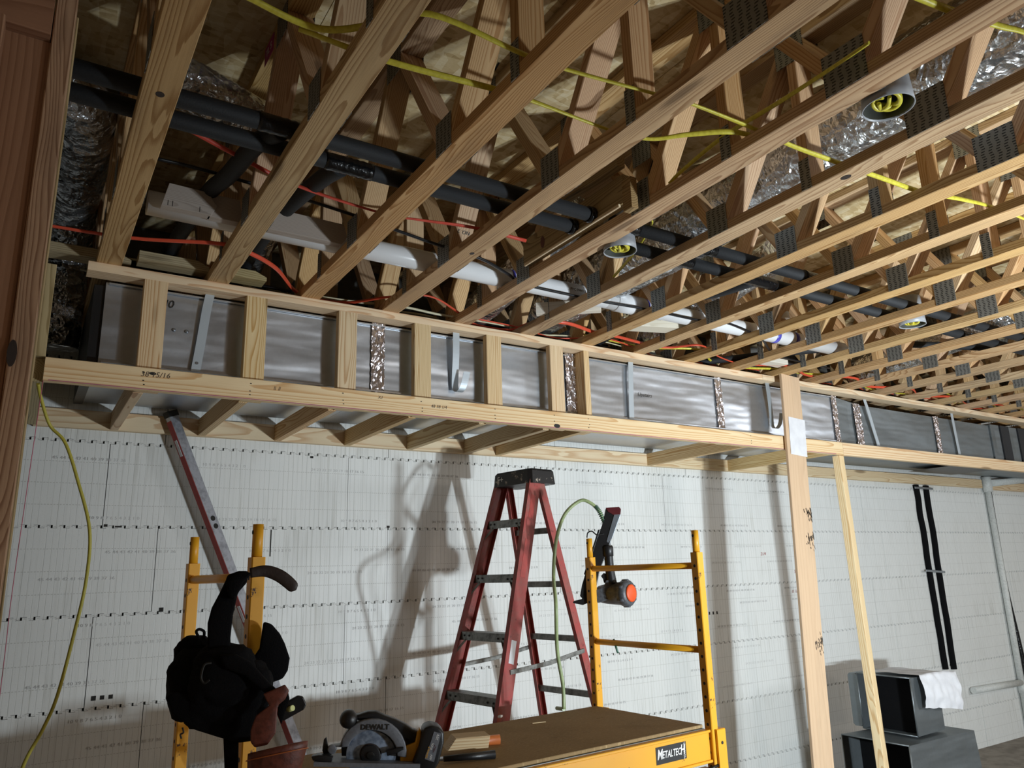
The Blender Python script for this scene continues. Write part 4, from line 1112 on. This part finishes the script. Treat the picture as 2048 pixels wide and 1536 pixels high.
# hose
t = thing('air_hose', (2.11, 2.97, 1.11), 'pale green air hose looping from the nail gun down to the scaffold deck', 'hose')
hp = [G(1211, 1058), G(1208, 1044), G(1198, 1022, -.01), G(1180, 1006, -.02), G(1160, 1003, -.03), G(1131, 1030, -.05), G(1115, 1080, -.08), G(1110, 1150, -.10), (2.062, 2.88, 1.57), (2.088, 2.92, 1.37), (2.118, 2.93, 1.22), (2.118, 2.93, 1.118)]
sweep('hose', [tuple(p) for p in hp[:12]], .0085, 'hose', t, 12)
sweep('hose_tail', [(2.118, 2.93, 1.118), (2.13, 3.00, 1.112)], .0085, 'hose', t, 12)
pth = spline([G(1212, 1060), G(1208, 1044), G(1198, 1022, -.01), G(1190, 1012, -.015)], 6)
for i in range(0, len(pth) - 1):
    a = pth[i]; b = pth[min(i + 1, len(pth) - 1)]
    if (b - a).length > 1e-4: rod('spring_guard', a.lerp(b, .1), a.lerp(b, .55), .0118, 'hose_dark', t, 12)
rod('hose_coupler', G(1214, 1078), G(1210, 1056), .011, 'black', t, 12)

# ------------------------------------------------------------------ tool belt hanging on the left scaffold frame
vb = math.atan2(2.13, .50); bx_ = V((math.sin(vb), -math.cos(vb), 0)); by_ = V((math.cos(vb), math.sin(vb), 0))
BO = V((.497, 2.11, 1.70)); BP = 2.05 / 1516.8
def B(px, py, dep=0.0):
    u, w_ = measure(BO, bx_, px, py); return BO + bx_ * u + V((0, 0, w_)) + by_ * dep
def blob(name, cx, cy, rx, ry, dep, rd, mat, parent, seed=0, amp=.12, squash=None):
    bm = bmesh.new(); bmesh.ops.create_icosphere(bm, subdivisions=4, radius=1)
    for v in bm.verts:
        p = v.co.copy()
        q = V([math.copysign(abs(c) ** .8, c) for c in p])
        k = 1 + amp * noise.noise(p * 2.2 + V((seed, 0, 0))) + amp * .5 * noise.noise(p * 6 + V((0, seed, 0)))
        v.co = V((q.x * rx * BP * k, q.y * rd * k, q.z * ry * BP * k))
    return bm_obj(name, bm, mat, parent, frame(B(cx, cy, dep), bx_, z=(0, 0, 1)), True)
t = thing('tool_belt', B(480, 1480), 'black fabric tool belt with pouches hanging on the left scaffold rung', 'tool belt')
def bpoly(name, pts, d0, d1, mat, bevel=.006, parent=None):
    return prism(name, [measure(BO, bx_, x, y) for x, y in pts], d0, d1, mat, parent or t, frame(BO, bx_, z=(0, 0, 1)), bevel, True)
bpoly('strap', [(455, 1150), (478, 1142), (497, 1142), (494, 1165), (476, 1185), (466, 1230), (461, 1275), (462, 1318), (415, 1330), (416, 1245), (424, 1215), (440, 1185), (452, 1160)], -.035, -.012, 'soft_black')
bpoly('strap_fold', [(452, 1165), (470, 1148), (500, 1144), (502, 1150), (486, 1165), (470, 1200), (458, 1195)], -.055, -.036, 'soft_black')
tp = sweep('belt_tongue', [B(500, 1146, -.005), B(530, 1142, 0), B(556, 1150, .0), B(576, 1164, 0), B(592, 1180, 0)], lambda tt, a: (.0125 + .004 * math.sin(tt * 2.6)) * (1 if tt < .88 else max(.15, math.sqrt(max(0, 1 - ((tt - .88) / .12) ** 2)))), 'dark_leather', t, 10, flat=.25, up=by_, sub=6)
blob('pouch', 398, 1368, 56, 66, .02, .06, 'soft_black', t, 1.0)
blob('pouch', 446, 1350, 60, 56, -.02, .055, 'soft_black', t, 2.0)
blob('pouch', 492, 1376, 46, 50, -.01, .045, 'soft_black', t, 3.0)
blob('pouch', 386, 1316, 36, 38, .04, .035, 'soft_black', t, 4.0)
blob('pouch', 432, 1408, 64, 44, .0, .05, 'soft_black', t, 5.0)
bpoly('pouch_bottom', [(350, 1380), (334, 1390), (348, 1425), (392, 1455), (440, 1470), (478, 1480), (520, 1475), (540, 1420), (500, 1380)], -.04, .03, 'soft_black')
bpoly('belt_back', [(528, 1245), (545, 1250), (562, 1270), (572, 1290), (582, 1320), (578, 1345), (568, 1362), (540, 1372), (516, 1355), (500, 1330), (520, 1300)], .045, .062, 'soft_black')
bpoly('belt_lip', [(440, 1305), (470, 1302), (500, 1318), (540, 1362), (552, 1372), (530, 1380), (490, 1345), (450, 1330)], -.085, -.06, 'soft_black')
sweep('pull_loop', [B(400, 1275, -.03), B(394, 1262, -.035), B(400, 1257, -.035), B(409, 1262, -.03), B(408, 1276, -.02)], .0035, 'soft_black', t, 8)
sweep('carabiner', [B(425, 1318, -.10), B(412, 1322, -.105), B(406, 1345, -.105), B(412, 1356, -.105), B(422, 1350, -.105)], .0028, 'dark_metal', t, 8)
bpoly('hanging_strap', [(446, 1450), (478, 1450), (476, 1560), (450, 1560)], -.02, -.008, 'soft_black', .003)
sweep('loose_thread', [B(366, 1452, -.02), B(368, 1462, -.02), B(362, 1466, -.02), B(364, 1474, -.02)], .0022, 'dark_leather', t, 6)
# leather holster
th = thing('hammer_holster', B(550, 1500), 'brown leather open holster pouch with stitched rim below the tool belt', 'holster')
bpoly('holster_back', [(524, 1378), (566, 1360), (574, 1372), (566, 1388), (552, 1400), (550, 1425), (548, 1452), (532, 1475), (508, 1480), (500, 1470), (500, 1448), (510, 1420), (536, 1400)], -.098, -.088, 'leather', .003, th)
hm = frame(B(551, 1500, -.085), bx_, z=(0, 0, 1)) @ Matrix.Rotation(.10, 4, 'Y')
bm = bmesh.new(); rings = []
for z, r in ((-.10, .052), (-.02, .064), (.008, .068), (.022, .069), (.022, .064), (.0, .058), (-.09, .045)):
    rings.append([bm.verts.new((math.cos(a) * r * 1.0, math.sin(a) * r * .62, z + .018 * math.cos(a + .6))) for a in [2 * PI * i / 28 for i in range(28)]])
for a, b in zip(rings, rings[1:]):
    for i in range(28): bm.faces.new((a[i], a[(i + 1) % 28], b[(i + 1) % 28], b[i]))
bm.faces.new(rings[0][::-1]); bm.faces.new(rings[-1])
bm_obj('holster_bucket', bm, 'leather', th, hm, True)
for z_, m_ in ((.006, 'orange_wood'),):
    me = sweep_mesh([V((math.cos(a) * .0705, math.sin(a) * .0705 * .63, z_ + .018 * math.cos(a + .6))) for a in [2 * PI * i / 40 for i in range(41)]], .0014, 6)
    link('stitching', me, 'orange_wood', th, hm)
bpoly('holster_tab', [(556, 1395), (572, 1372), (576, 1390), (566, 1420), (560, 1440), (552, 1420)], -.07, -.064, 'soft_black', .002, th)
# torpedo level in the belt
tl = thing('torpedo_level', B(585, 1415), 'small black torpedo level with a yellow vial stuck in the belt', 'level')
lm_ = frame(B(583, 1412, -.02), (bx_ * .9 + V((0, 0, .42))).normalized(), z=(0, 0, 1))
prism('body', [(-.032, -.019), (.024, -.019), (.034, -.010), (.034, .010), (.024, .019), (-.032, .019)], -.008, .008, 'black', tl, lm_, .003)
link('vial', smooth_sides(cyl_mesh(.007, .007, .022, 14)), 'vial', tl, lm_ @ Matrix.Translation((-.006, -.0085, 0)) @ Matrix.Rotation(PI / 2, 4, 'Y') @ Matrix.Rotation(.9, 4, 'X'))

# ------------------------------------------------------------------ box level leaning on the wall
l0, l1 = V((1.668, 4.07, .012)), V((.575, 4.07, 2.548))
ld = (l1 - l0).normalized(); LL = (l1 - l0).length
t = thing('box_level', l0, 'long silver and red box level leaning up against the soffit', 'level')
fw = V((.50, -.86, 0)); fw = (fw - ld * fw.dot(ld)).normalized(); sd = ld.cross(fw).normalized()
if sd.x > 0: sd = -sd
board('body', l0, l1 - ld * .012, .054, .034, sd, 'level_silver', t)
board('red_side', l0 + sd * .0285, l1 - ld * .05 + sd * .0285, .034, .003, fw, 'level_red', t)
board('end_cap', l1 - ld * .03, l1, .040, .062, fw, 'dark_metal', t)
for f_, in ((.94,), (.62,), (.22,)):
    q_ = l0 + ld * LL * (f_ - .01) + sd * .0305
    link('vial_window', lumber_mesh(.085, .018, .002, .0005).copy(), 'paper', t, frame(q_, ld, z=sd))
for f_ in (.79, .775, .53, .515, .30, .285):
    q_ = l0 + ld * LL * f_ + fw * .0175
    link('round_hole', smooth_sides(cyl_mesh(.0135, .0135, .001, 18)), 'dark_metal', t, frame(q_, ld, z=fw))

# ------------------------------------------------------------------ circular saw, scrap block, handle on the deck
va = math.atan2(2.345, .966); cx_ = V((math.sin(va), -math.cos(va), 0)); cy_ = V((math.cos(va), math.sin(va), 0))
SO = V((.966, 2.345, 1.19)); SP = 2.33 / 1516.8
def CS(px, py, dep=0.0):
    u, w_ = measure(SO, cx_, px, py); return SO + cx_ * u + V((0, 0, w_)) + cy_ * dep
t = thing('circular_saw', CS(740, 1552), 'cordless circular saw with grey guard and black battery on the scaffold deck', 'saw')
smx = frame(SO, cx_, z=(0, 0, 1))
def spoly(name, pts, d0, d1, mat, bevel=.003, smooth=True, parent=None):
    return prism(name, [measure(SO, cx_, x, y) for x, y in pts], d0, d1, mat, parent or t, smx, bevel, smooth)
arc = lambda cx, cy, r, a0, a1, n=14: [(cx + r * math.cos(math.radians(a0 + (a1 - a0) * i / n)), cy - r * math.sin(math.radians(a0 + (a1 - a0) * i / n))) for i in range(n + 1)]
up = spoly('upper_guard', arc(746, 1503, 67, -8, 168) + [(660, 1492), (688, 1492)] + arc(744, 1508, 50, 160, -2), -.02, .03, 'grey_plastic')
spoly('guard_back', arc(746, 1503, 64, -10, 190), .012, .03, 'black', .002)
spoly('lower_guard', arc(742, 1510, 50, 0, 359, 36), -.004, .012, 'blade', .001)
spoly('hub', arc(741, 1508, 20, 0, 359, 24), -.018, .0, 'black', .002)
spoly('hub_ring', arc(741, 1508, 22, 0, 359, 24), -.008, .0, 'dark_leather', .001)
spoly('hub_bolt', arc(741, 1508, 8, 0, 359, 10), -.022, -.016, 'dark_metal', .001)
text('maker_name', 'DEWALT', .021, Matrix.Translation(CS(750, 1452) - SO - cy_ * .0212) @ smx @ Matrix.Rotation(.05, 4, 'Y') @ Matrix.Rotation(PI / 2, 4, 'X'), 'ink', up, bold=.0006)
lathe('front_knob', [(.004, -.034), (.020, -.030), (.027, -.005), (.026, .018), (.014, .030), (.002, .032)], 'black', t, frame(CS(697, 1438, -.0), cy_, z=(0, 0, 1)) @ Matrix.Rotation(PI / 2, 4, 'Y'), 20)
spoly('main_handle', [(700, 1434), (718, 1430), (736, 1424), (752, 1424), (770, 1432), (792, 1440), (812, 1450), (826, 1460), (836, 1462), (838, 1470), (836, 1486), (824, 1490), (812, 1492), (806, 1480), (790, 1470), (770, 1452), (740, 1440), (716, 1442)], .0, .045, 'black', .008)
spoly('motor_housing', [(790, 1466), (812, 1470), (828, 1476), (832, 1500), (820, 1540), (780, 1545), (770, 1500)], .0, .06, 'black', .008)
spoly('yellow_foot', [(808, 1492), (830, 1484), (834, 1464), (839, 1456), (842, 1462), (838, 1500), (824, 1532), (800, 1534), (800, 1510)], -.012, .03, 'tool_yellow', .003)
bt = spoly('battery', [(846, 1452), (860, 1446), (876, 1450), (886, 1460), (886, 1480), (876, 1520), (868, 1534), (850, 1540), (826, 1530), (824, 1520), (836, 1490)], -.04, .05, 'black', .007)
bt['label'] = 'black slide-on battery'
spoly('battery_label', [(866, 1458), (880, 1462), (866, 1518), (848, 1512), (849, 1504), (858, 1484)], -.0412, -.0400, 'grey_plastic', 0, False, bt)
for s_, px_, py_, sz_, m_ in (('20V', 873, 1469, .011, 'white_ink'), ('DEWALT', 854, 1499, .008, 'tool_yellow'), ('FLEX', 862, 1487, .0085, 'white_ink'), ('VOLT', 867, 1492, .0085, 'maroon'), ('60V', 860, 1508, .009, 'white_ink')):
    text('battery_print', s_, sz_, Matrix.Translation(CS(px_, py_) - SO - cy_ * .0416) @ smx @ Matrix.Rotation(-1.25, 4, 'Y') @ Matrix.Rotation(PI / 2, 4, 'X'), m_, bt)
# base shoe and bevel gear
link('base_shoe', lumber_mesh(.31, .13, .004, .001).copy(), 'grey_plastic', t, Matrix.Translation(CS(735, 1520) - SO + cy_ * .01) @ smx @ Matrix.Rotation(.085, 4, 'Y'))
link('shoe_lip', lumber_mesh(.31, .004, .012, .001).copy(), 'grey_plastic', t, Matrix.Translation(CS(735, 1522) - SO - cy_ * .055) @ smx @ Matrix.Rotation(.085, 4, 'Y'))
spoly('bevel_quadrant', [(645, 1500), (648, 1478), (653, 1474), (656, 1490), (664, 1508), (650, 1515)], -.01, .006, 'dark_metal', .001)
spoly('bevel_knob', arc(665, 1496, 9, 0, 359, 12), -.025, -.005, 'grey_plastic', .002)
spoly('shoe_post', [(628, 1514), (625, 1506), (640, 1503), (668, 1507), (664, 1518)], -.05, -.02, 'black', .002)
spoly('depth_lever', [(772, 1497), (806, 1490), (808, 1494), (792, 1503), (774, 1508)], -.03, -.018, 'black', .002)
sweep('hang_hook', [CS(746, 1440, .01), CS(748, 1433, .01), CS(756, 1432, .01), CS(759, 1440, .01)], .0025, 'steel', t, 8)
t = thing('scrap_block', (1.46, 2.43, 1.107), 'short pine off-cut with slanted end lying on the scaffold deck', 'block')
sbm = frame((1.385, 2.50, 1.107 + .042), (math.cos(-.30), math.sin(-.30), 0), z=(0, 0, 1))
prism('offcut', [(-.075, -.019), (.068, -.019), (.075, .019), (-.045, .019)], -.044, .044, 'rung', t, sbm, .0012)
tag(rod('hand_tool', (1.40, 2.62, 1.121), (1.56, 2.565, 1.121), .0155, 'orange_wood', None, 18, .0175), 'orange-brown round tool handle lying behind the pine off-cut', 'tool')
tag(rod('hand_tool', (1.26, 2.43, 1.121), (1.43, 2.385, 1.119), .009, 'black', None, 14, .014), 'black tapered tool handle in front of the pine off-cut', 'tool')
tag(board('trim_scrap', (1.27, 2.49, 1.110), (1.36, 2.46, 1.110), .03, .005, (0, 1, 0), 'steel'), 'thin grey metal scrap between saw and pine off-cut', 'scrap')
for x_, y_, s_ in ((1.62, 2.66, .012), (1.80, 2.80, .010), (1.92, 2.9, .014), (1.70, 2.62, .009)):
    pass
tag(board('wood_chip', (1.86, 2.80, 1.1085), (1.92, 2.79, 1.1085), .012, .003, (0, 1, 0), 'rung'), 'thin wood chip near the far edge of the scaffold deck', 'chip')
tag(link('wood_crumb', lumber_mesh(.02, .014, .010, .002).copy(), 'grey_wood', None, Matrix.Translation((1.83, 3.0, 1.1122)) @ Matrix.Rotation(.6, 4, 'Z')), 'tiny crumb of debris at the back edge of the scaffold deck', 'chip')

# ------------------------------------------------------------------ hanging cord, string
tag(sweep('hanging_cord', [(.000, 3.20, 2.432), (.013, 3.24, 2.393), (.054, 3.3, 2.30), (.11, 3.3, 2.237), (.165, 3.3, 2.097), (.222, 3.3, 1.912), (.228, 3.3, 1.729), (.209, 3.3, 1.553), (.176, 3.3, 1.335), (.142, 3.3, 1.225), (.095, 3.3, 1.11), (.06, 3.32, .9), (.1, 3.4, .4), (.3, 3.5, .01)], .0062, 'cord', None, 8),
    'yellow-green extension cord hanging down the left part of the wall', 'cord')
tag(sweep('chalk_string', [(.014, 3.168, 2.438), (.006, 3.15, 2.004), (.001, 3.15, 1.669), (.003, 3.15, 1.354), (.0, 3.15, .03)], .0014, 'string', None, 6),
    'thin pink string hanging from the left end of the soffit', 'string')

# ------------------------------------------------------------------ things on the back wall
for xa, za, xb, zb, lb in ((7.331, 2.433, 7.352, .734, 'left of two black insulated pipes let into the wall at right'), (7.505, 2.43, 7.495, .722, 'right of two black insulated pipes let into the wall at right')):
    rs = random.Random(xa); pts = [(xa + (xb - xa) * i / 12 + rs.uniform(-.008, .008), WALLY - .012, za + (zb - za) * i / 12) for i in range(13)]
    o = tag(sweep('recessed_pipe', pts, .030, 'soft_black', None, 10), lb, 'pipe')
tag(board('pipe_clamp', (7.24, WALLY - .04, 1.62), (7.56, WALLY - .04, 1.60), .02, .006, (0, 0, 1), 'steel'), 'metal clamp strap holding the two black wall pipes', 'clamp')
tag(board('pipe_clamp', (7.27, WALLY - .04, 2.40), (7.58, WALLY - .04, 2.40), .02, .006, (0, 0, 1), 'steel'), 'metal clamp strap at the top of the two black wall pipes', 'clamp')
t = thing('wall_drain', (8.64, WALLY, 0), 'overpainted white vertical pipe against the wall at the far right', 'pipe')
rod('pipe', (8.64, WALLY - .035, .02), (8.66, WALLY - .035, 2.56), .030, 'white_paint_pipe', t, 18)
rod('coupling', (8.642, WALLY - .035, .40), (8.643, WALLY - .035, .50), .040, 'white_paint_pipe', t, 18)
rod('side_arm', (7.72, WALLY - .04, .515), (8.62, WALLY - .04, .50), .030, 'white_paint_pipe', t, 18)
rod('top_fitting', (8.64, WALLY - .05, 2.40), (8.64, WALLY - .05, 2.56), .045, 'white_paint_pipe', t, 18)
rod('top_arm', (8.66, WALLY - .09, 2.49), (9.9, WALLY - .09, 2.60), .035, 'white_paint_pipe', t, 18)
tag(sweep('wall_cable', [(8.76, WALLY - .015, 2.50), (8.74, WALLY - .015, 2.0), (8.73, WALLY - .015, 1.4), (8.78, WALLY - .015, .9), (8.83, WALLY - .015, .3), (8.84, WALLY - .015, .02)], lambda tt, a: .012 + .018 * tt, 'black_tape', None, 10),
    'black pipe in a groove beside the white wall pipe', 'pipe')
for (x_, z_, s_) in ((5.42, 1.655, '59 1/4'), (5.02, 1.80, '21/4'), (5.36, 1.50, '11 1/2')):
    face_text('wall_mark', s_, .035, x_, WALLY - .0014, z_, 'level_red', wb, 0, shear=.2)
# embossed ruler numbers of the foam forms
rows = ['45 44 43 42 41 40 39 38 37 36', '24 23 22 21 20 19 18 17 16 15', '10 9 8 7 6 5 4 3 2 1 0']
nm_ = [text('ruler_numbers', s_, .020, Matrix(), 'foam_num', wb, ext=.0003) for s_ in rows]
k_ = 0
for z_ in (2.30, 2.02, 1.86, 1.74, 1.53, 1.44, 1.28, 1.12, 1.0, .86):
    for x_ in [(.25 + .62 * i + .13 * (k_ % 3)) for i in range(9)]:
        src = nm_[(k_ + int(x_ * 3)) % 3]
        o = src if 0 else src.copy(); COL.objects.link(o); o.parent = wb
        o.matrix_basis = wm(wb).inverted() @ frame((x_, WALLY - .0013, z_), (1, 0, 0), z=(0, -1, 0)) @ Matrix.Diagonal((1.25, 1, 1, 1))
    k_ += 1
for o in nm_: bpy.data.objects.remove(o)
# foam gouges
for x_, z_, w_, h_ in ((.62, 1.585, .02, .02), (.345, 1.985, .016, .012), (.40, 1.98, .03, .008), (.365, 1.21, .02, .02), (.40, 1.21, .018, .018), (.435, 1.21, .018, .018), (1.13, 1.90, .006, .14), (1.335, 2.37, .018, .012), (1.80, 1.99, .018, .012), (4.36, 1.38, .012, .02), (4.40, 1.38, .012, .02), (4.44, 1.38, .012, .02)):
    box('gouge', (x_ - w_ / 2, WALLY - .0016, z_ - h_ / 2), (x_ + w_ / 2, WALLY + .003, z_ + h_ / 2), 'gouge', wb, ch=.0002)

# ------------------------------------------------------------------ sheet-metal boots on the floor at right
def open_box(name, P, label, th=.008, mat='galv_dark', open_side=0):
    """P: 8 corners: 0-3 opening loop, 4-7 far loop"""
    t = thing(name, (sum(p[0] for p in P) / 8, sum(p[1] for p in P) / 8, min(p[2] for p in P)), label, 'duct')
    P = [V(p) for p in P]; bm = bmesh.new()
    N = 6
    loops = []
    for k in range(N + 1):
        u = k / N
        loops.append([bm.verts.new(P[i].lerp(P[4 + i], u)) for i in range(4)])
    for a, b in zip(loops, loops[1:]):
        for i in range(4): bm.faces.new((a[i], a[(i + 1) % 4], b[(i + 1) % 4], b[i]))
    bm.faces.new(loops[-1])
    o = bm_obj('shell', bm, mat, t)
    md = o.modifiers.new('s', 'SOLIDIFY'); md.thickness = .003; md.offset = 0
    # rim
    for i in range(4):
        a, b = P[i], P[(i + 1) % 4]
        rod('rim', a, b, .005, 'galv_dark', t, 8)
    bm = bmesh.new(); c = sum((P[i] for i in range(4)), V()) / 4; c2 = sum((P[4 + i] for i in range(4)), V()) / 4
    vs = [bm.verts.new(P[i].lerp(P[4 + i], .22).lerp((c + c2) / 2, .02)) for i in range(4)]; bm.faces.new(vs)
    bm_obj('interior_shade', bm, 'soft_black', t)  # black sheet across the duct stands in for the shade inside
    return t
# openings face left / toward the camera
open_box('duct_boot', [(5.00, 3.13, .01), (5.00, 3.62, .01), (5.00, 3.62, .55), (5.00, 3.13, .55), (5.83, 3.12, .10), (5.83, 3.60, .10), (5.80, 3.58, .545), (5.80, 3.13, .545)],
         'large dark sheet-metal duct fitting lying on the floor, lower of the pair')
tb_ = open_box('duct_boot', [(5.23, 3.20, .566), (5.23, 3.60, .566), (5.23, 3.60, .935), (5.23, 3.20, .935), (5.60, 3.22, .566), (5.60, 3.60, .566), (5.60, 3.60, .925), (5.60, 3.22, .925)],
         'smaller dark sheet-metal duct fitting stacked on the larger one')
box('side_flange', (5.25, 3.615, .57), (5.56, 3.69, .93), 'galv_dark', tb_, ch=.02)
# paper draped over
bm = bmesh.new(); gx, gy = 28, 30; vv = []
for j in range(gy + 1):
    row = []
    for i in range(gx + 1):
        u, v = i / gx, j / gy
        x = 5.30 + .46 * u; y = 3.52
        if v < .5: y = 3.55 - .37 * (v / .5); z = .950
        else:
            f_ = (v - .5) / .5; y = 3.178 - .02 * math.sin(f_ * 3); z = .950 - (.21 + .05 * u) * f_
        x += .03 * (v - .5); z += .006 * noise.noise(V((u * 7, v * 7, 2))); y += -.006 + .012 * noise.noise(V((u * 9, v * 8, 9)))
        if u > .66: z -= .10 * (u - .66) * (1 if v < .5 else .3)
        row.append(bm.verts.new((x, y, z)))
    vv.append(row)
for j in range(gy):
    for i in range(gx): bm.faces.new((vv[j][i], vv[j][i + 1], vv[j + 1][i + 1], vv[j + 1][i]))
tag(bm_obj('paper_plan', bm, 'paper', None, None, True), 'crumpled pale paper sheet draped over the upper duct fitting', 'paper')
